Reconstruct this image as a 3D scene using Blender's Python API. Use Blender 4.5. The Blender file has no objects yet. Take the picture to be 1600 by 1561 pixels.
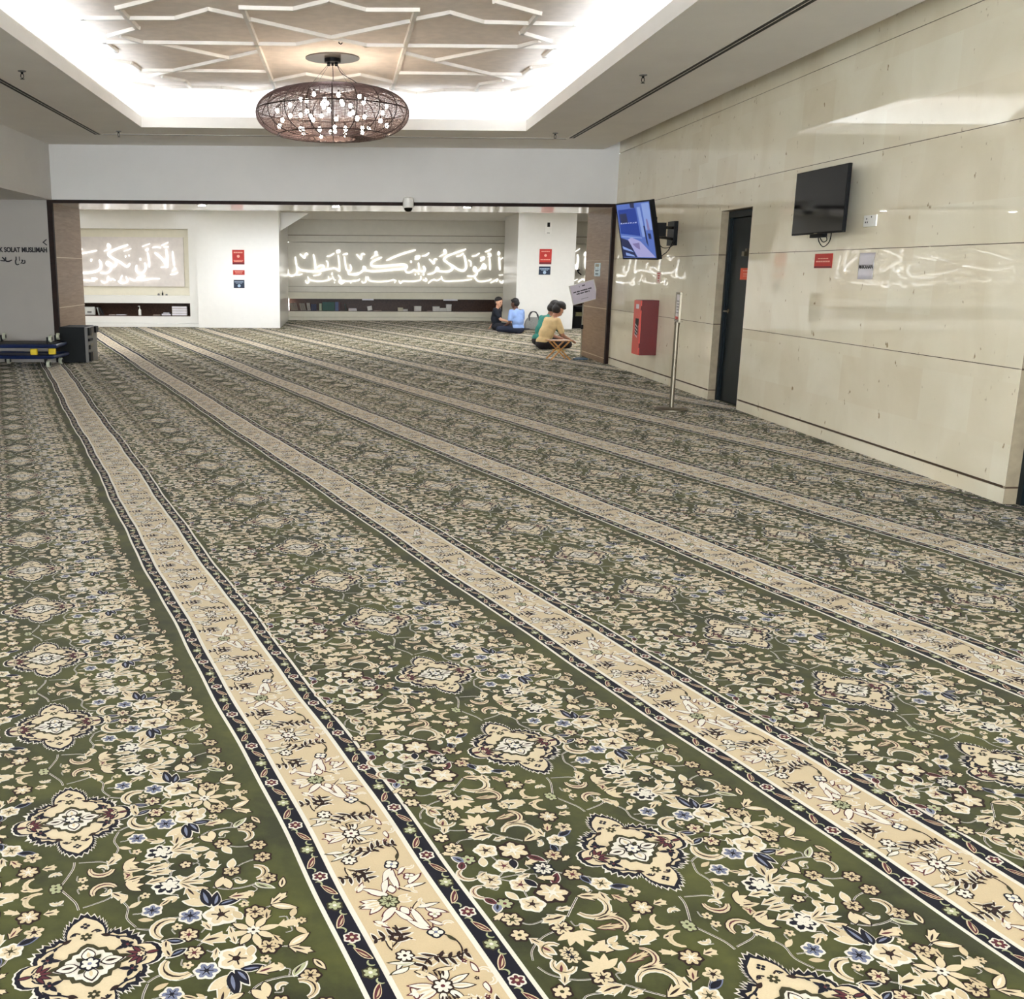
import bpy, bmesh, math, random
import numpy as np
from mathutils import Vector, Matrix

C = bpy.context.scene.collection
scene = bpy.context.scene
PI = math.pi

# ------------------------------------------------------------------ camera, world, exposure
cam_d = bpy.data.cameras.new('camera')
cam = bpy.data.objects.new('camera', cam_d)
C.objects.link(cam)
CY, CP, CR = 0.028981, 0.219840, 0.005822      # yaw, pitch, roll
_s, _c = math.sin(CY), math.cos(CY)
_F = Vector((_s * math.cos(CP), _c * math.cos(CP), -math.sin(CP)))
_R = Vector((_c, -_s, 0.0))
_U = _R.cross(_F)
_R, _U = math.cos(CR) * _R + math.sin(CR) * _U, -math.sin(CR) * _R + math.cos(CR) * _U
cam.matrix_world = Matrix(((_R.x, _U.x, -_F.x, 0.0), (_R.y, _U.y, -_F.y, 0.0), (_R.z, _U.z, -_F.z, 1.45), (0, 0, 0, 1)))
cam_d.sensor_fit = 'HORIZONTAL'
cam_d.sensor_width = 36.0
cam_d.lens = 36.0 * 1603.95 / 1600.0
cam_d.shift_x = (800.0 - 581.47) / 1600.0
cam_d.shift_y = 0.0
cam_d.clip_start = 0.05
cam_d.clip_end = 200
scene.camera = cam

world = bpy.data.worlds.new('world')
scene.world = world
world.use_nodes = True
world.node_tree.nodes['Background'].inputs[0].default_value = (0.87, 0.935, 1.0, 1)
world.node_tree.nodes['Background'].inputs[1].default_value = 4.4

scene.view_settings.view_transform = 'Standard'
scene.view_settings.look = 'None'
scene.view_settings.gamma = 1.0
scene.view_settings.use_curve_mapping = False
scene.view_settings.exposure = 2.1

LED = 6.0           # strength of the cove strips
BULB = 21.0


def srgb(r, g, b):
    f = lambda v: (v / 255 / 12.92) if v / 255 <= 0.04045 else ((v / 255 + 0.055) / 1.055) ** 2.4
    return (f(r), f(g), f(b), 1.0)


# ------------------------------------------------------------------ materials
MATS = {}


def mat(name, col, rough=0.6, metal=0.0, emit=None, es=0.0, noise=0.0, nscale=8.0, bump=0.0, bscale=60.0,
        sheen=0.0, spec=0.5, stretch=(1, 1, 1), col2=None, coat=0.0, ior=1.45):
    if name in MATS:
        return MATS[name]
    m = bpy.data.materials.new(name)
    m.use_nodes = True
    nt = m.node_tree
    b = nt.nodes['Principled BSDF']
    b.inputs['Base Color'].default_value = col
    b.inputs['Roughness'].default_value = rough
    b.inputs['Metallic'].default_value = metal
    b.inputs['Specular IOR Level'].default_value = spec
    b.inputs['IOR'].default_value = ior
    if coat:
        b.inputs['Coat Weight'].default_value = coat
        b.inputs['Coat Roughness'].default_value = 0.05
    if sheen:
        b.inputs['Sheen Weight'].default_value = sheen
        b.inputs['Sheen Roughness'].default_value = 0.5
        b.inputs['Sheen Tint'].default_value = (1, 0.97, 0.92, 1)
    if emit:
        b.inputs['Emission Color'].default_value = emit
        b.inputs['Emission Strength'].default_value = es
    tc = nt.nodes.new('ShaderNodeTexCoord')
    mp = nt.nodes.new('ShaderNodeMapping')
    mp.inputs['Scale'].default_value = stretch
    nt.links.new(tc.outputs['Object'], mp.inputs['Vector'])
    n = nt.nodes.new('ShaderNodeTexNoise')
    n.inputs['Scale'].default_value = nscale
    n.inputs['Detail'].default_value = 4
    nt.links.new(mp.outputs[0], n.inputs['Vector'])
    mx = nt.nodes.new('ShaderNodeMix')
    mx.data_type = 'RGBA'
    k = noise if noise else 0.04
    c2 = col2 if col2 else tuple(max(0, c * (1 - k)) for c in col[:3]) + (1,)
    c1 = col if col2 else tuple(min(1, c * (1 + k)) for c in col[:3]) + (1,)
    mx.inputs[6].default_value = c1
    mx.inputs[7].default_value = c2
    rmp = nt.nodes.new('ShaderNodeMapRange')
    rmp.inputs[1].default_value = 0.35
    rmp.inputs[2].default_value = 0.65
    nt.links.new(n.outputs['Fac'], rmp.inputs[0])
    nt.links.new(rmp.outputs[0], mx.inputs[0])
    nt.links.new(mx.outputs[2], b.inputs['Base Color'])
    if bump:
        bn = nt.nodes.new('ShaderNodeBump')
        bn.inputs['Strength'].default_value = bump
        bn.inputs['Distance'].default_value = 0.01
        n2 = nt.nodes.new('ShaderNodeTexNoise')
        n2.inputs['Scale'].default_value = bscale
        nt.links.new(mp.outputs[0], n2.inputs['Vector'])
        nt.links.new(n2.outputs['Fac'], bn.inputs['Height'])
        nt.links.new(bn.outputs[0], b.inputs['Normal'])
    MATS[name] = m
    return m


def lamp_mat(name, col, strength):
    if name in MATS:
        return MATS[name]
    m = bpy.data.materials.new(name)
    m.use_nodes = True
    b = m.node_tree.nodes['Principled BSDF']
    b.inputs['Base Color'].default_value = (0.8, 0.8, 0.8, 1)
    b.inputs['Emission Color'].default_value = col
    b.inputs['Emission Strength'].default_value = strength
    MATS[name] = m
    return m


def stone_mat():
    """polished cream stone in large slabs: cloudy tone, slab tint, small fossils, glossy finish"""
    m = bpy.data.materials.new('polished cream stone')
    m.use_nodes = True
    nt = m.node_tree
    L = nt.links.new
    b = nt.nodes['Principled BSDF']
    tc = nt.nodes.new('ShaderNodeTexCoord')
    sep = nt.nodes.new('ShaderNodeSeparateXYZ')
    L(tc.outputs['Object'], sep.inputs[0])
    cmb = nt.nodes.new('ShaderNodeCombineXYZ')
    L(sep.outputs['Y'], cmb.inputs['X'])
    L(sep.outputs['Z'], cmb.inputs['Y'])
    br = nt.nodes.new('ShaderNodeTexBrick')
    br.inputs['Scale'].default_value = 1.0
    br.inputs['Brick Width'].default_value = 0.62
    br.inputs['Row Height'].default_value = 0.385
    br.inputs['Mortar Size'].default_value = 0.0
    br.inputs['Color1'].default_value = srgb(247, 240, 218)
    br.inputs['Color2'].default_value = srgb(241, 231, 206)
    br.inputs['Mortar'].default_value = srgb(211, 198, 168)
    L(cmb.outputs[0], br.inputs['Vector'])
    n = nt.nodes.new('ShaderNodeTexNoise')
    n.inputs['Scale'].default_value = 1.7
    n.inputs['Detail'].default_value = 6
    n.inputs['Distortion'].default_value = 0.6
    L(tc.outputs['Object'], n.inputs['Vector'])
    rp = nt.nodes.new('ShaderNodeValToRGB')
    rp.color_ramp.elements[0].position = 0.32
    rp.color_ramp.elements[0].color = (0.80, 0.76, 0.68, 1)
    rp.color_ramp.elements[1].position = 0.6
    rp.color_ramp.elements[1].color = (1, 1, 1, 1)
    L(n.outputs['Fac'], rp.inputs[0])
    mu = nt.nodes.new('ShaderNodeMix')
    mu.data_type = 'RGBA'
    mu.blend_type = 'MULTIPLY'
    mu.inputs[0].default_value = 0.4
    L(br.outputs['Color'], mu.inputs[6])
    L(rp.outputs[0], mu.inputs[7])
    # fossils: sparse elongated specks
    mp = nt.nodes.new('ShaderNodeMapping')
    mp.inputs['Rotation'].default_value = (0.5, 0, 0)
    mp.inputs['Scale'].default_value = (4, 8, 5)
    L(tc.outputs['Object'], mp.inputs['Vector'])
    v = nt.nodes.new('ShaderNodeTexNoise')
    v.inputs['Scale'].default_value = 2.2
    v.inputs['Detail'].default_value = 3
    L(mp.outputs[0], v.inputs['Vector'])
    r2 = nt.nodes.new('ShaderNodeValToRGB')
    r2.color_ramp.elements[0].position = 0.70
    r2.color_ramp.elements[0].color = (0, 0, 0, 1)
    r2.color_ramp.elements[1].position = 0.76
    r2.color_ramp.elements[1].color = (1, 1, 1, 1)
    L(v.outputs['Fac'], r2.inputs[0])
    m3 = nt.nodes.new('ShaderNodeMix')
    m3.data_type = 'RGBA'
    L(r2.outputs[0], m3.inputs[0])
    L(mu.outputs[2], m3.inputs[6])
    m3.inputs[7].default_value = srgb(172, 152, 118)
    L(m3.outputs[2], b.inputs['Base Color'])
    b.inputs['Roughness'].default_value = 0.0
    b.inputs['IOR'].default_value = 1.85
    b.inputs['Specular IOR Level'].default_value = 0.5
    return m


def wood_mat(name, a, c, scale=3.0, rough=0.35, axis=(1, 1, 14)):
    m = bpy.data.materials.new(name)
    m.use_nodes = True
    nt = m.node_tree
    b = nt.nodes['Principled BSDF']
    tc = nt.nodes.new('ShaderNodeTexCoord')
    mp = nt.nodes.new('ShaderNodeMapping')
    mp.inputs['Scale'].default_value = axis
    nt.links.new(tc.outputs['Object'], mp.inputs['Vector'])
    n = nt.nodes.new('ShaderNodeTexNoise')
    n.inputs['Scale'].default_value = scale
    n.inputs['Detail'].default_value = 7
    n.inputs['Distortion'].default_value = 0.8
    nt.links.new(mp.outputs[0], n.inputs['Vector'])
    r = nt.nodes.new('ShaderNodeValToRGB')
    r.color_ramp.elements[0].position = 0.3
    r.color_ramp.elements[0].color = a
    r.color_ramp.elements[1].position = 0.7
    r.color_ramp.elements[1].color = c
    nt.links.new(n.outputs['Fac'], r.inputs[0])
    nt.links.new(r.outputs[0], b.inputs['Base Color'])
    b.inputs['Roughness'].default_value = rough
    b.inputs['Specular IOR Level'].default_value = 0.2
    MATS[name] = m
    return m


def pile_mat(name, col, k=0.12, sheen=0.35, big=None):
    """cut-pile wool: fine tuft grain, optional large patches painted as velvet sheen"""
    col = tuple(c * 0.74 for c in col[:3]) + (1,)
    big = tuple(c * 0.74 for c in big[:3]) + (1,) if big else None
    m = bpy.data.materials.new(name)
    m.use_nodes = True
    nt = m.node_tree
    L = nt.links.new
    b = nt.nodes['Principled BSDF']
    b.inputs['Roughness'].default_value = 0.95
    b.inputs['Specular IOR Level'].default_value = 0.1
    b.inputs['Sheen Weight'].default_value = sheen
    b.inputs['Sheen Roughness'].default_value = 0.6
    b.inputs['Sheen Tint'].default_value = (1, 0.97, 0.9, 1)
    tc = nt.nodes.new('ShaderNodeTexCoord')
    n = nt.nodes.new('ShaderNodeTexNoise')
    n.inputs['Scale'].default_value = 260
    n.inputs['Detail'].default_value = 2
    L(tc.outputs['Object'], n.inputs['Vector'])
    mx = nt.nodes.new('ShaderNodeMix')
    mx.data_type = 'RGBA'
    mx.inputs[6].default_value = tuple(c * (1 - k) for c in col[:3]) + (1,)
    mx.inputs[7].default_value = tuple(min(1, c * (1 + k)) for c in col[:3]) + (1,)
    L(n.outputs['Fac'], mx.inputs[0])
    out = mx.outputs[2]
    if big:  # sheen of the pile put into the colour as paler patches
        n2 = nt.nodes.new('ShaderNodeTexNoise')
        n2.inputs['Scale'].default_value = 3.2
        n2.inputs['Detail'].default_value = 5
        n2.inputs['Roughness'].default_value = 0.65
        L(tc.outputs['Object'], n2.inputs['Vector'])
        r = nt.nodes.new('ShaderNodeMapRange')
        r.inputs[1].default_value = 0.38
        r.inputs[2].default_value = 0.68
        L(n2.outputs['Fac'], r.inputs[0])
        m2 = nt.nodes.new('ShaderNodeMix')
        m2.data_type = 'RGBA'
        L(r.outputs[0], m2.inputs[0])
        L(out, m2.inputs[6])
        m2.inputs[7].default_value = big
        out = m2.outputs[2]
    L(out, b.inputs['Base Color'])
    return m


M_stone = stone_mat()
M_gap = mat('stone joint shadow gap', srgb(74, 58, 42), 0.8)
M_groove = mat('shadow toned ledge groove', srgb(128, 118, 98), 0.7)  # dark tone painted in for shadow lines along the ledges
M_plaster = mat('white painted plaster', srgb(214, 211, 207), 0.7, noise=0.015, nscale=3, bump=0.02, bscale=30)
M_ceil = mat('matt ceiling paint', srgb(236, 232, 226), 0.8, noise=0.02, nscale=2)
M_coffer = mat('textured plaster in lamp tint', srgb(240, 226, 214), 0.8, noise=0.05, nscale=9, bump=0.25, bscale=14)  # peach tone and blotches painted for the chandelier's warm light
M_batten = mat('white ceiling moulding', srgb(240, 232, 222), 0.6)
M_column = mat('glossy white wall panel', srgb(236, 234, 228), 0.18, noise=0.01)
M_far = mat('warm grey wall panel', srgb(212, 206, 190), 0.35, noise=0.02)
M_recess = mat('cream wall recess', srgb(226, 220, 200), 0.5, noise=0.02)
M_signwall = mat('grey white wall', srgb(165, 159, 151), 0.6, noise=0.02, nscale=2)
M_darkwood = wood_mat('dark brown wood', srgb(26, 13, 9), srgb(40, 22, 15), axis=(3, 3, 3), rough=0.6)
M_jamb = wood_mat('brown wood veneer', srgb(126, 100, 80), srgb(152, 126, 102), scale=2.2, rough=0.35, axis=(1.2, 1.2, 16))
M_jambline = mat('pale brass strip', srgb(206, 188, 158), 0.4, metal=0.2)
M_soffit = mat('glossy soffit panel', srgb(222, 216, 206), 0.12, noise=0.03)
M_shelfwood = wood_mat('dark shelf wood', srgb(52, 32, 22), srgb(76, 50, 36), axis=(9, 1, 9))
M_black = mat('black plastic', srgb(12, 12, 13), 0.45, spec=0.15)
M_blackmat = mat('matt black fabric board', srgb(20, 24, 26), 0.85, noise=0.15, nscale=200)
M_screen = mat('switched off glossy screen', srgb(8, 10, 12), 0.05, spec=0.3)
M_door = mat('dark blue green door paint', srgb(20, 29, 32), 0.4, noise=0.1, spec=0.25)
M_alc = mat('honed grey brown stone', srgb(152, 138, 114), 0.5, noise=0.12, nscale=12)
M_steel = mat('brushed steel', srgb(132, 124, 108), 0.42, metal=1.0, noise=0.05)
M_greymetal = mat('grey metal', srgb(120, 120, 118), 0.4, metal=0.8)
M_red = mat('red steel in painted shade', srgb(96, 6, 4), 0.45, noise=0.05)  # cabinet red darkened to paint the shaded side
M_redfront = mat('red front in painted light', srgb(216, 84, 72), 0.4)  # same cabinet red lightened to paint the lit front
M_redsign = mat('red notice card', srgb(196, 44, 34), 0.45, noise=0.1, nscale=5)
M_orange = mat('orange red notice card', srgb(226, 88, 52), 0.45)
M_bluesign = mat('navy notice card', srgb(22, 40, 66), 0.45, noise=0.1)
M_pinktext = mat('pale pink print', srgb(240, 168, 150), 0.5)
M_bluetext = mat('pale blue print', srgb(168, 190, 214), 0.5)
M_paper = mat('white paper', srgb(226, 222, 228), 0.6)
M_ink = mat('black ink', srgb(18, 14, 18), 0.6)
M_whiteplastic = mat('white plastic', srgb(238, 236, 230), 0.35)
M_letter = lamp_mat('glowing white lettering', (1, 0.985, 0.95, 1), 0.42)
M_led = lamp_mat('led strip light', (0.74, 0.86, 1.0, 1), LED)
M_bulb = lamp_mat('warm glowing bulb', (1.0, 0.86, 0.68, 1), BULB)
M_down = lamp_mat('downlight lens', (1.0, 0.97, 0.9, 1), 14.0)
M_panel = lamp_mat('ceiling and fill diffuser', (0.94, 0.965, 1.0, 1), 14.0)


# ------------------------------------------------------------------ mesh helpers
class MB:
    def __init__(self):
        self.v, self.f, self.m = [], [], []

    def add(self, vs, fs, mi=0):
        o = len(self.v)
        self.v += [tuple(p) for p in vs]
        self.f += [tuple(i + o for i in f) for f in fs]
        self.m += [mi] * len(fs)
        return self

    def box(self, a, b, mi=0, M=None):
        (x0, y0, z0), (x1, y1, z1) = a, b
        vs = [Vector(p) for p in ((x0, y0, z0), (x1, y0, z0), (x1, y1, z0), (x0, y1, z0), (x0, y0, z1), (x1, y0, z1), (x1, y1, z1), (x0, y1, z1))]
        if M is not None:
            vs = [M @ p for p in vs]
        return self.add(vs, [(0, 3, 2, 1), (4, 5, 6, 7), (0, 1, 5, 4), (1, 2, 6, 5), (2, 3, 7, 6), (3, 0, 4, 7)], mi)

    def tube(self, pts, r, n=8, mi=0, caps=True):
        pts = [Vector(p) for p in pts]
        rr = r if isinstance(r, (list, tuple)) else [r] * len(pts)
        vs, fs = [], []
        up = Vector((0, 0, 1))
        prev = None
        for i, p in enumerate(pts):
            t = (pts[min(i + 1, len(pts) - 1)] - pts[max(i - 1, 0)]).normalized()
            if prev is None:
                a = t.cross(up if abs(t.z) < 0.9 else Vector((1, 0, 0))).normalized()
            else:
                a = (prev - t * prev.dot(t)).normalized()
            prev = a
            b = t.cross(a)
            for k in range(n):
                w = 2 * PI * k / n
                vs.append(p + (a * math.cos(w) + b * math.sin(w)) * rr[i])
        for i in range(len(pts) - 1):
            for k in range(n):
                fs.append((i * n + k, i * n + (k + 1) % n, (i + 1) * n + (k + 1) % n, (i + 1) * n + k))
        if caps:
            fs.append(tuple(range(n - 1, -1, -1)))
            fs.append(tuple((len(pts) - 1) * n + k for k in range(n)))
        return self.add(vs, fs, mi)

    def lathe(self, prof, n=32, c=(0, 0, 0), mi=0, M=None):
        vs, fs = [], []
        for r, z in prof:
            for k in range(n):
                w = 2 * PI * k / n
                p = Vector((c[0] + r * math.cos(w), c[1] + r * math.sin(w), c[2] + z))
                vs.append(M @ p if M is not None else p)
        for i in range(len(prof) - 1):
            for k in range(n):
                fs.append((i * n + k, i * n + (k + 1) % n, (i + 1) * n + (k + 1) % n, (i + 1) * n + k))
        fs.append(tuple(range(n - 1, -1, -1)))
        fs.append(tuple((len(prof) - 1) * n + k for k in range(n)))
        return self.add(vs, fs, mi)

    def sphere(self, c, r, n=12, mi=0, sc=(1, 1, 1)):
        prof = []
        m = max(4, n // 2)
        vs = [(c[0], c[1], c[2] - r * sc[2])]
        for i in range(1, m):
            a = -PI / 2 + PI * i / m
            for k in range(n):
                w = 2 * PI * k / n
                vs.append((c[0] + r * sc[0] * math.cos(a) * math.cos(w), c[1] + r * sc[1] * math.cos(a) * math.sin(w), c[2] + r * sc[2] * math.sin(a)))
        vs.append((c[0], c[1], c[2] + r * sc[2]))
        fs = [(0, 1 + (k + 1) % n, 1 + k) for k in range(n)]
        for i in range(m - 2):
            for k in range(n):
                a, b = 1 + i * n, 1 + (i + 1) * n
                fs.append((a + k, a + (k + 1) % n, b + (k + 1) % n, b + k))
        a = 1 + (m - 2) * n
        fs += [(a + k, a + (k + 1) % n, len(vs) - 1) for k in range(n)]
        return self.add(vs, fs, mi)

    def build(self, name, mats, parent=None, smooth=False, bevel=0.0):
        me = bpy.data.meshes.new(name)
        me.from_pydata(self.v, [], self.f)
        if not isinstance(mats, (list, tuple)):
            mats = [mats]
        for m in mats:
            me.materials.append(m)
        me.polygons.foreach_set('material_index', self.m)
        if smooth:
            me.polygons.foreach_set('use_smooth', [True] * len(self.f))
        me.update()
        o = bpy.data.objects.new(name, me)
        C.objects.link(o)
        if parent:
            o.parent = parent
        if bevel:
            bv = o.modifiers.new('bevel', 'BEVEL')
            bv.width = bevel
            bv.segments = 2
            bv.limit_method = 'ANGLE'
        if smooth:
            try:
                me.set_sharp_from_angle(angle=math.radians(40))
            except Exception:
                pass
        return o


def tag(o, label, cat, group=None, kind=None):
    o['label'] = label
    o['category'] = cat
    if group:
        o['group'] = group
    if kind:
        o['kind'] = kind
    return o


def struct(o, label=None):
    o['kind'] = 'structure'
    if label:
        o['label'] = label
    return o


def thing(name, label, cat, loc=(0, 0, 0), rz=0.0, group=None):
    o = bpy.data.objects.new(name, None)
    C.objects.link(o)
    o.location = loc
    o.rotation_euler = (0, 0, rz)
    o.empty_display_size = 0.1
    return tag(o, label, cat, group)


def catmull(pts, n=6):
    P = [pts[0]] + list(pts) + [pts[-1]]
    out = []
    for i in range(1, len(P) - 2):
        p0, p1, p2, p3 = [np.array(p, float) for p in P[i - 1:i + 3]]
        for k in range(n):
            t = k / n
            out.append(tuple(0.5 * (2 * p1 + (p2 - p0) * t + (2 * p0 - 5 * p1 + 4 * p2 - p3) * t * t + (3 * p1 - p0 - 3 * p2 + p3) * t ** 3)))
    out.append(tuple(map(float, pts[-1])))
    return out


def brush(mb, strokes, y0, y1, mi=0, n=4, thin=None):
    """pen strokes in the xz plane, given real thickness from y0 (front) to y1 (back)"""
    for w, pts in strokes:
        if thin and max(p[1] for p in pts) < thin:
            w *= 0.72
        P = catmull(pts, n) if len(pts) > 2 else [tuple(p) for p in pts]
        L, R = [], []
        N = len(P)
        for i, p in enumerate(P):
            a, b = P[max(0, i - 1)], P[min(N - 1, i + 1)]
            dx, dz = b[0] - a[0], b[1] - a[1]
            l = math.hypot(dx, dz) or 1
            ww = w * 0.44 * (0.8 + 0.2 * math.sin(PI * i / (N - 1)))
            nx, nz = -dz / l * ww, dx / l * ww
            if i == 0:
                p = (p[0] - dx / l * w * .2, p[1] - dz / l * w * .2)
                nx, nz = nx * .65, nz * .65
            if i == N - 1:
                p = (p[0] + dx / l * w * .2, p[1] + dz / l * w * .2)
                nx, nz = nx * .65, nz * .65
            L.append((p[0] + nx, p[1] + nz))
            R.append((p[0] - nx, p[1] - nz))
        vs = []
        for i in range(N):
            vs += [(L[i][0], y0, L[i][1]), (R[i][0], y0, R[i][1]), (L[i][0], y1, L[i][1]), (R[i][0], y1, R[i][1])]
        fs = []
        for i in range(N - 1):
            a, b = 4 * i, 4 * (i + 1)
            fs += [(a, b, b + 1, a + 1), (a, a + 2, b + 2, b), (a + 1, b + 1, b + 3, a + 3)]
        fs += [(0, 1, 3, 2), (4 * N - 4, 4 * N - 2, 4 * N - 1, 4 * N - 3)]
        mb.add(vs, fs, mi)


def text_mesh(name, s, size, m, depth=0.002, align='CENTER', bold=0.0, M=None, parent=None, sx=1.0):
    cu = bpy.data.curves.new(name, 'FONT')
    cu.body = s
    cu.size = size
    cu.extrude = depth
    cu.offset = bold
    cu.align_x = align
    cu.align_y = 'CENTER'
    o = bpy.data.objects.new(name, cu)
    C.objects.link(o)
    dg = bpy.context.evaluated_depsgraph_get()
    me = bpy.data.meshes.new_from_object(o.evaluated_get(dg))
    bpy.data.objects.remove(o)
    me.transform(Matrix.Diagonal((sx, 1, 1, 1)))
    if M is not None:
        me.transform(M)
    me.name = name
    me.materials.clear()
    me.materials.append(m)
    o = bpy.data.objects.new(name, me)
    C.objects.link(o)
    o.parent = parent
    return o


FACE_Y = Matrix.Rotation(PI / 2, 4, 'X')                      # text readable from -y
FACE_X = Matrix.Rotation(-PI / 2, 4, 'Z') @ FACE_Y            # text readable from -x
# ------------------------------------------------------------------ room shell
XR, YB = 4.25, 16.45
ZC = 3.28            # ceiling plate
ZU = 3.75            # upper ceiling of the coffer

base = MB()
base.box((-9.6, -6, -0.12), (9.6, 31.2, -0.006))
struct(base.build('floor', mat('concrete slab', srgb(120, 116, 108), 0.9)))


wr2 = MB()
for y0, y1 in ((11.84, YB), (6.34, 10.94), (-6, 5.30)):
    for z0, z1 in ((0.0, 0.100), (0.118, 0.863), (0.868, 1.638), (1.643, 2.398), (2.403, 3.218), (3.223, 3.7)):
        wr2.box((XR, y0, z0), (XR + 0.04, y1, z1), 0)
    wr2.box((XR + 0.008, y0 + 0.003, 0.0), (XR + 0.30, y1 - 0.003, 3.7), 1)
for y0, y1 in ((10.94, 11.84), (5.30, 6.34)):
    for z0, z1 in ((2.12, 2.398), (2.403, 3.218), (3.223, 3.7)):
        wr2.box((XR, y0, z0), (XR + 0.04, y1, z1), 0)
    wr2.box((XR + 0.008, y0, 2.12), (XR + 0.30, y1, 3.7), 1)
    # honed returns of the recess
    wr2.box((XR + 0.001, y1 - 0.004, 0.0), (XR + 0.28, y1 + 0.02, 2.12), 2)
    wr2.box((XR + 0.001, y0 - 0.02, 0.0), (XR + 0.28, y0 + 0.004, 2.12), 2)
    wr2.box((XR + 0.001, y0, 2.116), (XR + 0.28, y1, 2.14), 2)
    for z in (0.109, 0.866, 1.640):
        wr2.box((XR + 0.001, y1 - 0.006, z - 0.006), (XR + 0.2, y1 - 0.003, z + 0.006), 1)
wr2.box((XR + 0.28, 5.0, 0), (XR + 0.36, 12.2, 3.7), 1)
struct(wr2.build('wall_right', [M_stone, M_gap, M_alc]))

# doors in the two recesses
for n, (y0, y1) in enumerate(((10.94, 11.84), (5.30, 6.34))):
    d = MB()
    d.box((4.37, y0 + 0.055, 0.005), (4.41, y1 - 0.055, 2.03))
    do = struct(d.build('door_%d' % (n + 1), M_door))
    f = MB()
    f.box((4.335, y0 + 0.001, 0), (4.43, y0 + 0.05, 2.11))
    f.box((4.335, y1 - 0.05, 0), (4.43, y1 - 0.005, 2.11))
    f.box((4.335, y0 + 0.05, 2.04), (4.43, y1 - 0.05, 2.11))
    f.box((4.36, y1 - 0.075, 0.0), (4.40, y1 - 0.05, 2.04))
    f.build('door_frame', M_door, do)
    hd = MB()
    hd.tube([(4.368, y1 - 0.13, 1.02), (4.315, y1 - 0.13, 1.02), (4.31, y1 - 0.145, 1.02), (4.31, y1 - 0.24, 1.02)], 0.009, 8)
    hd.lathe([(0.024, -0.004), (0.024, 0.004)], 16, (0, 0, 0), M=Matrix.Translation((4.366, y1 - 0.13, 1.02)) @ Matrix.Rotation(PI / 2, 4, 'Y'))
    hd.build('door_handle', M_steel, do, smooth=True)
    if n == 0:
        cl = MB()
        cl.box((4.352, 11.27, 1.62), (4.37, 11.32, 1.70))
        cl.box((4.31, 11.23, 1.62), (4.352, 11.30, 1.67))
        cl.build('door_latch', M_steel, do)

# back wall: header over the wide opening, sign wall on the left
hb = MB()
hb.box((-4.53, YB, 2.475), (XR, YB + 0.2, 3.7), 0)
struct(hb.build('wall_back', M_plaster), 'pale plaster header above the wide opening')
sw = MB()
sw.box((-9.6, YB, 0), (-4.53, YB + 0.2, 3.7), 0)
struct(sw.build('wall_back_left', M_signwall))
# left bulkhead and low soffit
lw = MB()
lw.box((-4.57, -6, 2.47), (-4.45, YB, 3.7), 0)
lw.box((-9.6, -6, 2.47), (-4.57, YB, 2.55), 0)
struct(lw.build('wall_left', M_plaster), 'plaster bulkhead along the left side')
ol = MB()
ol.box((-7.8, -6, 0), (-7.6, YB, 2.5), 0)
struct(ol.build('wall_far_left', M_plaster))

# wooden lining of the opening
tr = MB()
tr.box((-4.53, YB - 0.012, 0), (-4.45, YB + 0.06, 2.475))
tr.box((XR - 0.055, YB - 0.012, 0), (XR, YB + 0.06, 2.475))
tr.box((-4.45, YB - 0.012, 2.425), (XR - 0.055, YB + 0.06, 2.475))
struct(tr.build('trim_1', M_darkwood), 'dark wood frame around the wide opening')
jl = MB()
YJ = 18.12
jl.box((-4.75, YB + 0.06, 0), (-4.45, YJ, 2.425), 0)
for z in (0.845, 1.615):
    jl.box((-4.75, YB + 0.07, z - 0.006), (-4.447, YJ + 0.002, z + 0.006), 1)
struct(jl.build('trim_2', [M_jamb, M_jambline]), 'brown veneer lining on the left of the opening')
jr = MB()
jr.box((4.2, YB + 0.06, 0), (4.5, YJ, 2.425), 0)
for z in (0.085, 0.865):
    jr.box((4.197, YB + 0.07, z - 0.006), (4.5, YJ + 0.002, z + 0.006), 1)
jr.box((4.198, YB + 0.07, 1.62), (4.5, YJ + 0.001, 1.624), 1)
struct(jr.build('trim_3', [M_jamb, M_jambline]), 'brown veneer lining on the right of the opening')
sf = MB()
sf.box((-4.75, YB + 0.06, 2.425), (4.5, YJ, 2.5))
struct(sf.build('ceiling_soffit', M_soffit))

# ceiling plate with the long coffer
RX0, RX1, RY0, RY1 = -2.675, 2.46, -4.6, 14.43
cp = MB()
cp.box((-4.45, -6, ZC), (RX0, YB, ZC + 0.06))
cp.box((RX1, -6, ZC), (4.0, YB, ZC + 0.06))
cp.box((RX0, RY1, ZC), (RX1, YB, ZC + 0.06))
cp.box((RX0, -6, ZC), (RX1, RY0, ZC + 0.06))
# fascia lip
for a, b in (((RX0 - 0.02, RY0, ZC - 0.001), (RX0 + 0.01, RY1, ZC + 0.14)), ((RX1 - 0.01, RY0, ZC - 0.001), (RX1 + 0.02, RY1, ZC + 0.14)),
             ((RX0 + 0.01, RY1 - 0.01, ZC - 0.001), (RX1 - 0.01, RY1 + 0.02, ZC + 0.14)), ((RX0 + 0.01, RY0 - 0.02, ZC - 0.001), (RX1 - 0.01, RY0 + 0.01, ZC + 0.14))):
    cp.box(a, b)
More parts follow.
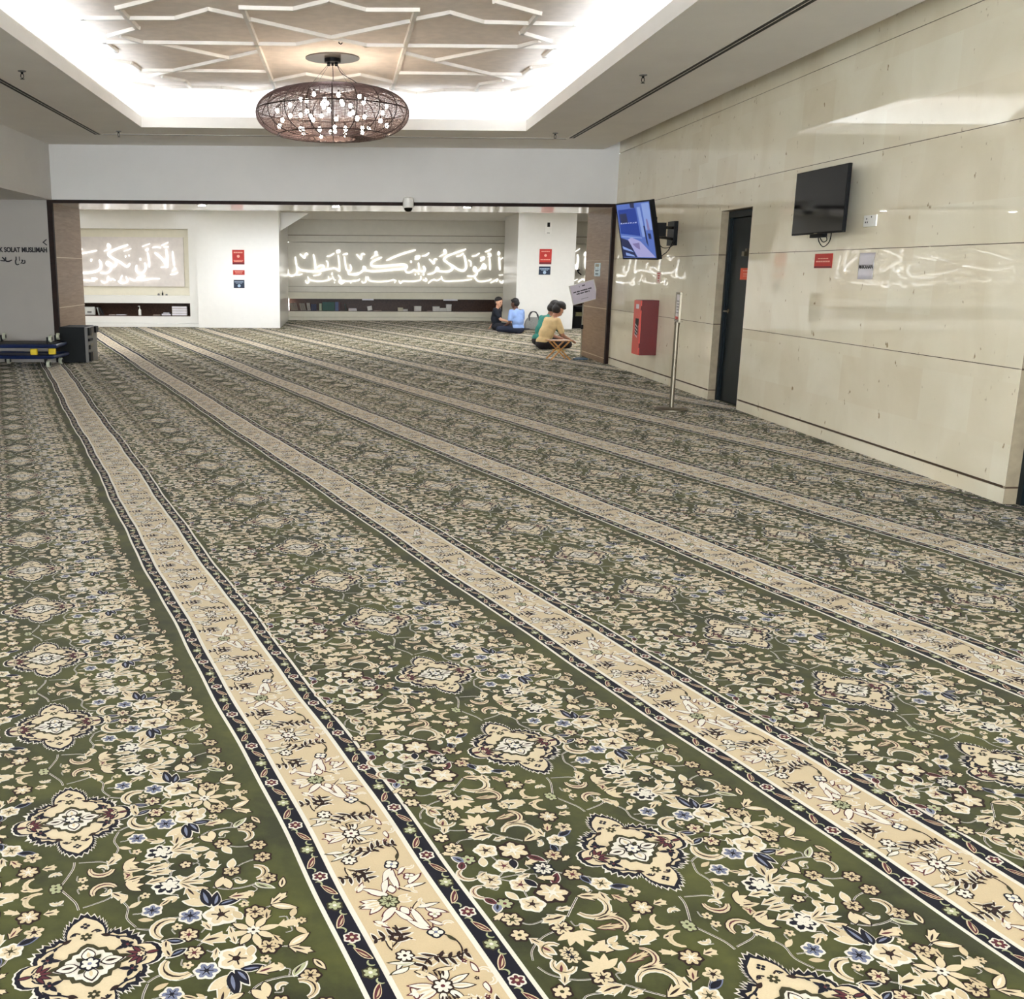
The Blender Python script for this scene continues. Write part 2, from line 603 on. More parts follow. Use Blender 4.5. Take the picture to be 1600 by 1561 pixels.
# outer cove walls
CO = 0.42
for a, b in (((RX0 - CO - 0.05, RY0 - CO, ZC + 0.06), (RX0 - CO, RY1 + CO, ZU)), ((RX1 + CO, RY0 - CO, ZC + 0.06), (RX1 + CO + 0.05, RY1 + CO, ZU)),
             ((RX0 - CO, RY1 + CO, ZC + 0.06), (RX1 + CO, RY1 + CO + 0.05, ZU)), ((RX0 - CO, RY0 - CO - 0.05, ZC + 0.06), (RX1 + CO, RY0 - CO, ZU))):
    cp.box(a, b)
cp.box((4.0, -6, 3.62), (4.3, YB, 3.7))      # top of the shadow gap beside the stone wall
cp.box((3.94, -6, ZC + 0.06), (4.0, YB, 3.7))
struct(cp.build('ceiling', M_ceil), 'lowered ceiling plate with a cove around the coffer')
uc = MB()
uc.box((RX0 - CO, RY0 - CO, ZU), (RX1 + CO, RY1 + CO, ZU + 0.1))
struct(uc.build('ceiling_coffer', M_coffer), 'raised coffer ceiling')

# star lattice of mouldings
RIB = [[(2.62, 10.86), (2.19, 10.43), (1.78, 10.4)], [(1.33, 9.63), (1.78, 10.03), (1.76, 10.81), (2.1, 11.16)],
       [(1.76, 10.41), (1.32, 10.39), (0.97, 10.04), (0.68, 10.3)], [(2.22, 11.45), (0.24, 11.46), (-0.12, 11.12)],
       [(2.22, 11.44), (2.2, 11.9), (2.55, 12.25)], [(1.84, 11.44), (1.99, 11.17)], [(1.66, 11.5), (1.02, 12.22), (0.66, 11.83)],
       [(1.05, 12.26), (1.74, 12.97), (2.1, 13.36)], [(2.55, 12.25), (2.18, 12.56), (2.15, 12.98), (0.67, 12.98)],
       [(2.68, 13.56), (2.18, 14.1), (1.74, 14.13)], [(1.95, 13.4), (1.73, 13.66), (1.72, 14.47), (1.0, 15.22)],
       [(1.7, 14.14), (1.32, 14.13), (0.97, 14.42), (0.63, 14.07)], [(0.66, 9.96), (0.64, 14.1)],
       [(0.67, 9.96), (0.2, 9.98), (-0.12, 9.66)], [(0.62, 10.4), (-0.12, 11.12)], [(0.64, 13.6), (0.2, 13.12), (-0.12, 13.4)]]
rb = MB()


def rib(a, b, w=0.052, h=0.032):
    a, b = Vector((a[0], a[1], 0)), Vector((b[0], b[1], 0))
    t = (b - a).normalized()
    a = a - t * w * 0.45
    b = b + t * w * 0.45
    n = Vector((-t.y, t.x, 0)) * w / 2
    n2 = n * 0.7
    z0, z1 = ZU + 0.002, ZU - h
    vs = [(a + n) + Vector((0, 0, z0)), (a - n) + Vector((0, 0, z0)), (b - n) + Vector((0, 0, z0)), (b + n) + Vector((0, 0, z0)),
          (a + n2) + Vector((0, 0, z1)), (a - n2) + Vector((0, 0, z1)), (b - n2) + Vector((0, 0, z1)), (b + n2) + Vector((0, 0, z1))]
    rb.add(vs, [(4, 5, 6, 7), (0, 1, 5, 4), (1, 2, 6, 5), (2, 3, 7, 6), (3, 0, 4, 7)])


XM = -0.12
for pl in RIB:
    for a, b in zip(pl[:-1], pl[1:]):
        rib(a, b)
        rib((2 * XM - a[0], a[1]), (2 * XM - b[0], b[1]))
        if a[1] > 10.9 or b[1] > 10.9:
            for s in (1, -1):        # the same lattice towards the back of the hall, out of the picture
                q = lambda p: (XM + s * (p[0] - XM), 12.27 * 2 - p[1] - 5.6)
                rib(q(a), q(b))
struct(rb.build('trim_4', M_batten), 'star lattice of white mouldings on the coffer')

# led strips lying in the cove
for nm, a, b in (('left', (RX0 - 0.16, RY0, 0), (RX0 - 0.12, RY1 + 0.1, 0)), ('right', (RX1 + 0.12, RY0, 0), (RX1 + 0.16, RY1 + 0.1, 0)),
                 ('back', (RX0 - 0.12, RY1 + 0.12, 0), (RX1 + 0.12, RY1 + 0.16, 0)), ('front', (RX0 - 0.12, RY0 - 0.16, 0), (RX1 + 0.12, RY0 - 0.12, 0))):
    m = MB()
    m.box((a[0], a[1], ZC + 0.062), (b[0], b[1], ZC + 0.085))
    tag(m.build('led_strip', M_led), 'glowing cove light strip along the %s edge of the coffer' % {'left': 'left', 'right': 'right', 'back': 'far', 'front': 'near'}[nm], 'light', 'cove light strips')


# slot diffusers in the ceiling plate
def slot(lab, boxes):
    t = thing('slot_diffuser', lab, 'vent', (0, 0, ZC), 0, 'ceiling slot diffusers')
    fr, sl = MB(), MB()
    for (x0, y0, x1, y1) in boxes:
        fr.box((x0, y0, -0.004), (x1, y1, 0.002))
        if x1 - x0 < y1 - y0:
            w = x1 - x0
            sl.box((x0 + w * 0.12, y0 + 0.01, -0.007), (x0 + w * 0.42, y1 - 0.01, -0.003))
            sl.box((x0 + w * 0.58, y0 + 0.01, -0.007), (x0 + w * 0.88, y1 - 0.01, -0.003))
        else:
            w = y1 - y0
            sl.box((x0 + 0.01, y0 + w * 0.3, -0.007), (x1 - 0.01, y0 + w * 0.75, -0.003))
    fr.build('frame', M_ceil, t)
    sl.build('slot', M_black, t)


slot('long twin-slot air diffuser in the ceiling left of the coffer', [(-3.47, 2.0, -3.37, 15.2)])
slot('long twin-slot air diffuser in the ceiling between the coffer and the stone wall', [(3.16, 1.0, 3.26, 15.1)])
slot('thin slot air diffuser across the ceiling in front of the header', [(-3.35, 15.16, 3.16, 15.21)])

# dust streaks around the right diffuser are part of the paint
# sprinklers
SPR = [(-3.05, 10.5, 'left of the coffer, nearest the viewer'), (-3.06, 14.85, 'left of the coffer, near the header'),
       (2.86, 10.35, 'right of the coffer, nearest the viewer'), (2.88, 14.6, 'right of the coffer, near the header')]
for x, y, w in SPR:
    t = thing('sprinkler', 'small ceiling sprinkler head ' + w, 'sprinkler', (x, y, ZC), 0, 'ceiling sprinklers')
    m = MB()
    m.lathe([(0.038, 0.0), (0.038, -0.006), (0.02, -0.012)], 16)
    m.build('rose', M_greymetal, t, smooth=True)
    m = MB()
    m.tube([(0, 0, 0), (0, 0, -0.03)], 0.012)
    m.tube([(-0.012, 0, -0.03), (-0.014, 0, -0.055), (0, 0, -0.07), (0.014, 0, -0.055), (0.012, 0, -0.03)], 0.004, 6)
    m.lathe([(0.02, -0.072), (0.02, -0.075)], 12)
    m.build('nozzle', M_black, t)

# ------------------------------------------------------------------ far prayer room
fc = MB()
fc.box((-9.6, YJ, 2.87), (9.6, 31.2, 2.95))
struct(fc.build('ceiling_far', mat('far ceiling paint', srgb(226, 222, 214), 0.6)))
fw = MB()
fw.box((-9.6, YJ - 0.2, 0), (-4.76, YJ, 2.87))
fw.box((4.5, YJ - 0.2, 0), (9.6, YJ, 2.87))
fw.box((-4.76, YJ - 0.1, 2.5), (4.5, YJ, 2.95))
struct(fw.build('wall_far_near_side', M_plaster))
fl = MB()
fl.box((-9.8, YJ, 0), (-9.6, 31.2, 2.87))
fl.box((9.6, YJ, 0), (9.8, 31.2, 2.87))
struct(fl.build('wall_far_sides', M_plaster))
# columns
c1 = MB()
c1.box((-3.66, 26.5, 0), (-1.60, 30.9, 2.87))
struct(c1.build('wall_pier_left', M_column), 'wide glossy white pier left of the middle bay')
c2 = MB()
c2.box((4.40, 26.5, 0), (5.87, 28.7, 2.87))
struct(c2.build('wall_pier_right', M_column), 'wide glossy white pier right of the middle bay')
# left wall section with a niche for the lettered board
yl = 26.7
wl = MB()
wl.box((-9.6, yl, 2.43), (-3.66, yl + 0.5, 2.87), 0)
wl.box((-3.89, yl, 0.79), (-3.66, yl + 0.5, 2.43), 0)
wl.box((-9.6, yl, 0.60), (-3.66, yl + 0.5, 0.79), 0)
wl.box((-3.89, yl, 0.27), (-3.66, yl + 0.5, 0.60), 0)
wl.box((-9.6, yl, 0.10), (-3.66, yl + 0.5, 0.27), 0)
wl.box((-9.6, yl - 0.02, 0.0), (-3.66, yl + 0.5, 0.095), 0)
wl.box((-9.6, yl + 0.22, 0.79), (-3.89, yl + 0.5, 2.43), 1)
wl.box((-9.6, yl + 0.40, 0.27), (-3.89, yl + 0.5, 0.60), 2)
wl.box((-9.6, yl + 0.02, 0.272), (-3.895, yl + 0.40, 0.285), 2)
wl.box((-9.6, yl + 0.02, 0.585), (-3.895, yl + 0.40, 0.598), 2)
wl.box((-3.905, yl + 0.02, 0.272), (-3.892, yl + 0.40, 0.598), 2)
struct(wl.build('wall_far_left_bay', [M_column, M_recess, M_shelfwood]))
# middle bay wall with a band, ledges and the book niche
yf = 30.8
wm = MB()
wm.box((-1.60, yf, 2.44), (9.6, yf + 0.3, 2.87), 0)
wm.box((-1.60, yf + 0.3, 0.0), (9.6, yf + 0.4, 2.87), 0)
for z in (0.81, 0.97, 2.42):
    wm.box((-1.60, yf + 0.02, z), (9.6, yf + 0.3, z + 0.02), 4)
wm.box((-1.60, yf - 0.08, 2.24), (9.6, yf + 0.3, 2.42), 0)
wm.box((-1.60, yf, 0.98), (9.6, yf + 0.3, 2.225), 0)
wm.box((-1.60, yf - 0.05, 0.82), (9.6, yf + 0.3, 0.97), 0)
wm.box((-1.60, yf - 0.12, 0.62), (9.6, yf + 0.3, 0.81), 3)
wm.box((-1.60, yf - 0.12, 0.10), (9.6, yf + 0.3, 0.26), 3)
wm.box((-1.60, yf - 0.10, 0.0), (9.6, yf + 0.3, 0.092), 3)
wm.box((-1.60, yf + 0.25, 0.25), (9.6, yf + 0.32, 0.62), 2)
wm.box((-1.60, yf - 0.10, 0.262), (9.6, yf + 0.25, 0.275), 2)
# white triangular wedge under the ceiling beside the pier
wm.add([(-1.595, 27.2, 2.869), (-0.85, 27.2, 2.869), (-1.595, 27.2, 2.42), (-1.595, 27.26, 2.869), (-0.85, 27.26, 2.869), (-1.595, 27.26, 2.42)],
       [(0, 1, 2), (3, 5, 4), (1, 4, 5, 2)], 1)
struct(wm.build('wall_far', [M_far, M_column, M_shelfwood, M_recess, M_groove]))

# lights in the soffit and the far room
for x, y, w in ((-2.2, 16.72, 'left of the three in the soffit of the opening'), (-0.11, 16.76, 'middle of the three in the soffit of the opening'), (1.95, 16.7, 'right of the three in the soffit of the opening')):
    t = thing('downlight', 'round recessed downlight, ' + w, 'light', (x, y, 2.425), 0, 'downlights in the opening')
    m = MB()
    m.lathe([(0.085, 0.0), (0.085, -0.008), (0.06, -0.008)], 24)
    m.build('rim', M_whiteplastic, t)
    m = MB()
    m.lathe([(0.055, -0.009), (0.055, -0.012)], 24)
    m.build('lens', M_down, t)
FL = [(-6.1, y) for y in (-3, 0, 3)] + [(x, y) for x in (-7.4, -4.4, -1.2, 1.8, 4.8, 7.6) for y in (20.2, 23.6)]  # first three are unseen aisle panels, added to brighten the stone wall
for i, (x, y) in enumerate(FL):
    zz = 2.87 if y > 18 else 2.47
    t = thing('ceiling_and_fill_light', 'square white ceiling light in the far prayer room ceiling' if y > 18 else 'unseen square fill light added in the low aisle ceiling on the left', 'light', (x, y, zz), 0, 'ceiling lights of the far room' if y > 18 else 'added fill lights of the left aisle')
    m = MB()
    m.box((-0.33, -0.33, -0.02), (0.33, 0.33, 0.0))
    m.build('frame', M_whiteplastic, t)
    m = MB()
    m.box((-0.3, -0.3, -0.026), (0.3, 0.3, -0.021))
    m.build('diffuser', M_panel, t)
BAND=[(0.049,[(-1.39,1.81),(-1.37,1.66),(-1.34,1.44),(-1.37,1.33),(-1.5,1.27),(-1.6,1.33),(-1.61,1.46)]),(0.066,[(-1.33,1.52),(-1.23,1.44),(-1.01,1.41),(-0.75,1.41),(-0.53,1.45),(-0.28,1.5)]),(0.057,[(-0.86,1.88),(-0.82,1.69),(-0.81,1.48)]),(0.043,[(-0.78,1.5),(-0.67,1.57),(-0.57,1.57),(-0.56,1.5),(-0.64,1.46)]),(0.052,[(-0.28,1.5),(-0.22,1.49),(-0.12,1.43),(-0.1,1.45),(-0.11,1.66),(-0.14,1.86)]),(0.046,[(0.04,1.82),(0.07,1.64),(0.1,1.47),(0.2,1.42),(0.24,1.5),(0.21,1.6)]),(0.052,[(0.14,1.39),(0.18,1.32),(0.31,1.34),(0.47,1.37)]),(0.043,[(-1.25,1.89),(-1.19,1.84),(-1.12,1.78),(-1.1,1.88),(-1.06,1.92),(-1.03,1.88)]),(0.037,[(-0.47,1.83),(-0.36,1.86),(-0.26,1.92)]),(0.037,[(-0.49,1.71),(-0.44,1.65),(-0.44,1.54)]),(0.049,[(-0.19,1.99),(-0.11,2.01),(-0.1,1.96),(-0.18,1.94)]),(0.031,[(0.0,1.88),(0.09,1.92),(0.13,1.91),(0.06,1.88)]),(0.04,[(-0.87,1.28),(-0.73,1.3),(-0.64,1.35)]),(0.04,[(-1.37,1.29),(-1.27,1.3),(-1.19,1.33)]),(0.1,[(-0.32,1.36),(-0.32,1.32)]),(0.04,[(-1.1,1.14),(-1.07,1.07),(-1.01,1.08),(-1.01,1.19),(-1.03,1.25)]),(0.052,[(-1.01,1.18),(-0.9,1.14),(-0.73,1.12),(-0.56,1.13),(-0.42,1.16),(-0.34,1.2)]),(0.031,[(-0.43,1.27),(-0.42,1.17)]),(0.034,[(-0.31,1.27),(-0.26,1.17),(-0.21,1.16)]),(0.049,[(-0.25,1.1),(-0.25,1.07)]),(0.049,[(-0.14,1.3),(-0.07,1.21),(-0.12,1.12),(-0.05,1.05),(0.03,1.1)]),(0.049,[(-0.07,1.16),(0.09,1.13),(0.26,1.13),(0.47,1.16)]),(0.049,[(0.23,1.1),(0.23,1.07)]),(0.054,[(0.26,1.32),(0.38,1.31),(0.5,1.37),(0.59,1.45),(0.6,1.55),(0.66,1.51),(0.61,1.44)]),(0.066,[(0.61,1.45),(0.83,1.42),(1.11,1.43),(1.53,1.47),(1.81,1.5),(1.87,1.55),(1.81,1.61),(1.53,1.6),(1.11,1.56),(0.88,1.56),(0.82,1.62),(0.88,1.7),(1.12,1.81)]),(0.06,[(1.28,1.73),(1.52,1.84),(1.8,1.94),(2.11,2.03)]),(0.043,[(0.4,1.89),(0.46,1.83),(0.53,1.76),(0.54,1.87),(0.58,1.92),(0.63,1.89)]),(0.031,[(0.81,1.78),(0.91,1.85),(0.99,1.92),(0.98,1.98),(0.93,1.96),(0.95,1.88),(1.02,1.88)]),(0.086,[(1.99,1.71),(1.99,1.68)]),(0.049,[(2.11,1.84),(2.23,1.86),(2.21,1.79),(2.11,1.77)]),(0.037,[(2.31,1.86),(2.42,1.88),(2.5,1.93)]),(0.054,[(1.82,1.46),(1.87,1.39),(1.99,1.4),(2.08,1.46),(2.15,1.43),(2.23,1.45),(2.22,1.57),(2.21,1.66)]),(0.049,[(2.23,1.45),(2.33,1.42),(2.4,1.46),(2.37,1.57)]),(0.08,[(2.12,1.34),(2.12,1.32)]),(0.08,[(2.22,1.36),(2.22,1.34)]),(0.086,[(2.36,1.35),(2.36,1.32)]),(0.052,[(0.26,1.13),(0.4,1.14),(0.49,1.19)]),(0.049,[(0.55,1.13),(0.59,1.08),(0.67,1.12),(0.67,1.26)]),(0.052,[(0.73,1.26),(0.76,1.16),(0.85,1.13),(1.11,1.12),(1.36,1.14),(1.47,1.18),(1.56,1.14)]),(0.049,[(1.52,1.11),(1.52,1.09)]),(0.049,[(1.64,1.15),(1.69,1.07),(1.76,1.14),(1.95,1.13),(2.24,1.16),(2.29,1.24),(2.28,1.28)]),(0.043,[(2.35,1.17),(2.46,1.16),(2.43,1.23)]),(0.056,[(2.35,1.56),(2.4,1.49),(2.37,1.4)]),(0.078,[(2.37,1.35),(2.37,1.32)]),(0.053,[(2.49,1.34),(2.63,1.37),(2.72,1.44),(2.75,1.54),(2.8,1.49),(2.77,1.43)]),(0.065,[(2.75,1.44),(2.94,1.42),(3.12,1.43),(3.21,1.51),(3.18,1.59),(2.98,1.73),(2.97,1.8),(3.11,1.89),(3.58,2.06)]),(0.065,[(3.18,1.62),(3.36,1.49),(3.53,1.45),(3.61,1.54),(3.59,1.72),(3.55,1.88)]),(0.043,[(2.52,1.77),(2.59,1.71),(2.66,1.64),(2.68,1.77),(2.75,1.77)]),(0.031,[(2.82,1.85),(2.93,1.91),(3.02,1.96),(2.98,2.05),(2.94,2.01),(2.99,1.93)]),(0.037,[(3.32,1.85),(3.43,1.88),(3.52,1.94)]),(0.04,[(2.32,1.86),(2.42,1.88),(2.51,1.95)]),(0.037,[(3.78,1.86),(3.9,1.89),(3.99,1.95)]),(0.037,[(4.16,1.99),(4.25,2.02),(4.33,2.07)]),(0.037,[(3.68,1.75),(3.75,1.69),(3.75,1.58)]),(0.05,[(3.66,1.3),(3.83,1.29),(3.93,1.36),(3.9,1.52),(3.85,1.55),(3.84,1.46),(3.94,1.43),(4.05,1.52),(4.12,1.64),(4.19,1.57),(4.16,1.51),(4.06,1.54)]),(0.047,[(4.03,1.82),(4.13,1.84),(4.12,1.78),(4.03,1.73)]),(0.05,[(4.29,1.81),(4.31,1.65),(4.32,1.48)]),(0.037,[(4.24,1.93),(4.3,1.94),(4.33,1.88),(4.24,1.85)]),(0.053,[(4.57,1.84),(4.59,1.65),(4.61,1.48)]),(0.028,[(4.55,2.0),(4.53,1.94),(4.56,1.9),(4.59,1.95),(4.55,2.0)]),(0.037,[(4.62,1.78),(4.68,1.82)]),(0.04,[(4.59,1.33),(4.7,1.33)]),(0.043,[(2.36,1.19),(2.44,1.14),(2.45,1.2)]),(0.05,[(2.51,1.08),(2.57,1.14),(2.67,1.19),(2.76,1.16),(2.86,1.21)]),(0.053,[(2.89,1.28),(2.92,1.19),(3.02,1.14),(3.25,1.15),(3.48,1.16),(3.78,1.2)]),(0.053,[(3.86,1.29),(3.91,1.2),(4.01,1.14),(4.24,1.16),(4.36,1.21)]),(0.047,[(4.35,1.11),(4.47,1.17),(4.55,1.21),(4.52,1.14)]),(0.053,[(4.61,1.16),(4.68,1.1),(4.72,1.17)]),(0.041,[(6.81,2.01),(6.93,2.09)]),(0.06,[(6.88,1.92),(6.9,1.77),(6.87,1.51),(6.83,1.64)]),(0.032,[(7.11,2.0),(7.08,1.94),(7.11,1.89),(7.14,1.94),(7.11,2.0)]),(0.054,[(7.11,1.84),(7.12,1.68),(7.15,1.52)]),(0.048,[(6.82,1.18),(6.91,1.22)]),(0.054,[(6.94,1.14),(7.05,1.22),(7.15,1.2),(7.15,1.34)])]
LEFTBAND=[(0.05,[(-4.31,1.88),(-4.3,1.71),(-4.28,1.54)]),(0.035,[(-4.34,1.4),(-4.25,1.44),(-4.28,1.49)]),(0.042,[(-4.39,1.31),(-4.27,1.32),(-4.2,1.36)]),(0.071,[(-4.75,1.84),(-4.6,1.72),(-4.49,1.57),(-4.46,1.49)]),(0.064,[(-4.47,1.92),(-4.45,1.74),(-4.46,1.5)]),(0.06,[(-4.61,1.49),(-4.46,1.5)]),(0.035,[(-4.58,2.03),(-4.42,2.1)]),(0.046,[(-4.52,1.99),(-4.42,1.99)]),(0.039,[(-4.81,1.97),(-4.73,1.99),(-4.61,1.97)]),(0.05,[(-4.94,1.84),(-4.91,1.65),(-4.91,1.5)]),(0.039,[(-4.99,1.92),(-4.92,1.94),(-4.95,1.89)]),(0.035,[(-5.06,2.0),(-4.88,2.07)]),(0.085,[(-5.13,1.7),(-5.13,1.67)]),(0.057,[(-5.02,1.59),(-5.0,1.47),(-5.08,1.35),(-5.2,1.35),(-5.25,1.43),(-5.23,1.53)]),(0.067,[(-5.44,2.03),(-5.75,1.92),(-5.93,1.81),(-5.83,1.71),(-5.63,1.6),(-5.48,1.5),(-5.4,1.57)]),(0.035,[(-5.53,1.88),(-5.36,1.94)]),(0.064,[(-5.5,1.76),(-5.5,1.74)]),(0.064,[(-5.41,1.78),(-5.41,1.77)]),(0.06,[(-5.74,1.6),(-5.77,1.51),(-5.89,1.51),(-5.98,1.56),(-5.96,1.61),(-5.87,1.56),(-5.88,1.43),(-5.99,1.34),(-6.14,1.34)]),(0.035,[(-6.03,1.88),(-5.92,1.93),(-5.87,2.0),(-5.92,2.06),(-5.94,2.0),(-5.89,1.97)]),(0.071,[(-6.16,1.65),(-6.12,1.53),(-6.19,1.41),(-6.4,1.35),(-6.6,1.34),(-6.84,1.35)]),(0.088,[(-6.36,1.67),(-6.37,1.64)]),(0.046,[(-6.82,1.78),(-6.58,1.82),(-6.22,1.89)]),(0.06,[(-4.67,1.2),(-4.86,1.2),(-5.1,1.16),(-5.24,1.2),(-5.15,1.25),(-5.03,1.27)]),(0.046,[(-5.26,1.16),(-5.33,1.15),(-5.41,1.21)]),(0.05,[(-5.45,1.16),(-5.51,1.25)]),(0.05,[(-5.55,1.09),(-5.66,1.13),(-5.61,1.28)]),(0.05,[(-5.71,1.14),(-5.62,1.08),(-5.48,1.13),(-5.5,1.23)]),(0.05,[(-5.79,1.16),(-5.86,1.19),(-5.91,1.16),(-5.96,1.26)]),(0.053,[(-6.14,1.14),(-6.07,1.09),(-5.98,1.14),(-5.99,1.21)]),(0.05,[(-6.24,1.19),(-6.37,1.21),(-6.32,1.14),(-6.6,1.16),(-6.85,1.15)]),(0.047,[(-6.64,1.44),(-6.74,1.42),(-7.08,1.45),(-7.35,1.52),(-7.52,1.57)]),(0.037,[(-6.58,1.93),(-6.68,1.89),(-7.03,1.79),(-7.31,1.7)]),(0.033,[(-7.54,1.64),(-7.77,1.65),(-7.83,1.75)]),(0.043,[(-7.54,1.64),(-7.78,1.62),(-8.07,1.57),(-8.41,1.54),(-8.71,1.58),(-8.92,1.66)]),(0.037,[(-7.89,2.02),(-8.27,1.96),(-8.62,1.85),(-8.83,1.79)]),(0.06,[(-8.04,1.78),(-8.04,1.77)]),(0.06,[(-7.68,1.89),(-7.69,1.87)]),(0.027,[(-8.52,1.77),(-8.51,1.67)]),(0.03,[(-7.53,1.49),(-7.7,1.44)]),(0.05,[(-7.78,1.5),(-7.78,1.48)]),(0.027,[(-8.9,1.58),(-8.98,1.47),(-9.14,1.45)]),(0.067,[(-9.1,1.61),(-9.15,1.6)]),(0.023,[(-6.66,1.24),(-6.77,1.23),(-7.05,1.26)]),(0.027,[(-7.14,1.34),(-7.17,1.23),(-7.26,1.18),(-7.29,1.21)]),(0.03,[(-7.39,1.34),(-7.45,1.26),(-7.57,1.18)]),(0.023,[(-7.56,1.26),(-7.73,1.26)]),(0.03,[(-7.82,1.3),(-8.03,1.27),(-8.29,1.25),(-8.34,1.33),(-8.15,1.36)]),(0.03,[(-8.46,1.23),(-8.54,1.22)]),(0.027,[(-8.64,1.27),(-8.85,1.25),(-8.95,1.25),(-8.91,1.4)]),(0.033,[(-9.08,1.25),(-9.2,1.26)])]
WAYSIGN=[(0.017,[(-4.57,1.88),(-4.62,1.84),(-4.57,1.8)]),(0.015,[(-5.26,1.61),(-5.24,1.59),(-5.22,1.56),(-5.27,1.56),(-5.29,1.56)]),(0.015,[(-5.21,1.61),(-5.21,1.56),(-5.17,1.55),(-5.12,1.57)]),(0.013,[(-5.0,1.62),(-5.0,1.56)]),(0.013,[(-5.05,1.62),(-5.05,1.58),(-5.06,1.56),(-5.06,1.52),(-5.04,1.5),(-5.01,1.51)]),(0.011,[(-4.97,1.57),(-4.95,1.57),(-4.95,1.56),(-4.98,1.52)]),(0.011,[(-4.92,1.57),(-4.92,1.53),(-4.96,1.52)])]


# ------------------------------------------------------------------ lettering of the far room
t = thing('calligraphy_board', 'long white raised board with glowing script in the bay left of the wide pier', 'sign', (0, 0, 0))
m = MB()
m.box((-9.55, 26.86, 1.01), (-4.04, 26.92, 2.23))
m.build('board', mat('pinkish white board', srgb(222, 214, 208), 0.5), t)
m = MB()
brush(m, [(w * 0.86, p) for w, p in LEFTBAND], 26.83, 26.86, thin=1.42)
m.build('lettering', M_letter, t)
t = thing('calligraphy_band', 'glowing white script along the grey band above the book niche', 'sign', (0, 0, 0))
m = MB()
brush(m, BAND, 30.76, 30.80, thin=1.42)
m.build('lettering', M_letter, t)

# wayfinding letters on the sign wall
t = thing('wayfinding_sign', 'black raised letters with an arrow on the grey wall beside the left of the opening', 'sign', (0, 0, 0))
text_mesh('lettering', 'BILIK SOLAT MUSLIMAH', 0.102, M_ink, 0.006, 'RIGHT', 0.003, Matrix.Translation((-4.565, YB - 0.008, 1.722)) @ FACE_Y, t, sx=0.79)
m = MB()
brush(m, [(w * 1.5, p) for w, p in WAYSIGN[1:]], YB - 0.014, YB)
m.build('script_lettering', M_ink, t)
m = MB()
brush(m, [(w * 1.5, p) for w, p in WAYSIGN[:1]], YB - 0.014, YB, n=1)
m.build('arrow', M_ink, t)


# ------------------------------------------------------------------ notices
def notice(name, label, o, w, h, mbase, mtext, lines, facing='y', group=None, icon=None, depth=0.006, band=None):
    """card on a wall; o = lower left corner, lines = list of (x0, x1, z, thickness) in fractions"""
    t = thing(name, label, 'sign', o, 0, group)
    A = Matrix.Identity(4) if facing == 'y' else Matrix.Rotation(-PI / 2, 4, 'Z')
    m = MB()
    m.box((0, -depth, 0), (w, 0, h), M=A)
    m.build('card', mbase, t)
    m = MB()
    for x0, x1, z, th in lines:
        k = max(1, int((x1 - x0) / 0.13))
        for i in range(k):
            a = x0 + (x1 - x0) * i / k
            b = x0 + (x1 - x0) * (i + 0.86) / k
            m.box((a * w, -depth - 0.0015, (z - th / 2) * h), (b * w, -depth - 0.0001, (z + th / 2) * h), M=A)
    if icon:
        ix, iz, r = icon
        m.lathe([(r * w, 0), (r * w, 0.0015)], 20, M=A @ Matrix.Translation((ix * w, -depth, iz * h)) @ Matrix.Rotation(PI / 2, 4, 'X'))
    if lines or icon:
        m.build('print', mtext, t)
    if band:
        m = MB()
        m.box((0.01 * w, -depth - 0.001, 0.01 * h), (0.99 * w, -depth - 0.0001, band * h), M=A)
        m.build('footer', mat('dark maroon print', srgb(110, 16, 30), 0.5), t)
    return t


yc = 26.498
notice('notice', 'tall red notice on the wide pier left of the middle bay', (-2.77, yc, 1.57), 0.30, 0.355, M_redsign, M_pinktext,
       [(0.12, 0.88, 0.82, 0.09), (0.1, 0.9, 0.28, 0.05), (0.15, 0.85, 0.2, 0.04)], icon=(0.5, 0.56, 0.12), band=0.14)
notice('notice', 'low red notice between a tall red and a navy notice on the left pier', (-2.76, yc, 1.315), 0.29, 0.115, M_redsign, M_pinktext,
       [(0.15, 0.85, 0.7, 0.16), (0.2, 0.8, 0.4, 0.16)])
notice('notice', 'navy notice, lowest of the three on the left pier', (-2.75, yc, 0.99), 0.27, 0.20, M_bluesign, M_bluetext,
       [(0.08, 0.92, 0.76, 0.1), (0.2, 0.8, 0.6, 0.06)], icon=(0.5, 0.28, 0.14))
notice('notice', 'red notice on the right pier above the seated people', (4.955, yc, 1.62), 0.31, 0.375, M_redsign, M_pinktext,
       [(0.15, 0.85, 0.84, 0.06), (0.1, 0.9, 0.3, 0.05)], icon=(0.5, 0.58, 0.11), band=0.13)
notice('notice', 'navy notice below the red one on the right pier', (4.955, yc, 1.36), 0.295, 0.205, M_bluesign, M_bluetext,
       [(0.08, 0.92, 0.72, 0.12), (0.2, 0.8, 0.55, 0.06)], icon=(0.5, 0.28, 0.14))
# on the stone wall: x = 4.25, facing into the hall; lower left corner is the far end
notice('notice', 'red card notice on the stone wall below the dark screen', (XR, 9.38, 1.49), 0.34, 0.125, M_redsign, M_pinktext,
       [(0.2, 0.8, 0.66, 0.07), (0.1, 0.9, 0.46, 0.09)], facing='x', depth=0.004, band=0.13)
t = thing('paper_notice', 'white paper sheet reading MAKANAN taped to the stone wall', 'sign', (XR, 8.56, 1.40), 0)
m = MB()
nx, nz = 24, 6
vs = [(-0.003 - 0.022 * (max(0.0, i / nx - 0.84) / 0.16) ** 2 * (0.4 + 0.6 * abs(math.sin(1 + j * 0.9))), -0.275 * i / nx, 0.21 * j / nz) for i in range(nx + 1) for j in range(nz + 1)]
m.add(vs, [(i * (nz + 1) + j, (i + 1) * (nz + 1) + j, (i + 1) * (nz + 1) + j + 1, i * (nz + 1) + j + 1) for i in range(nx) for j in range(nz)])
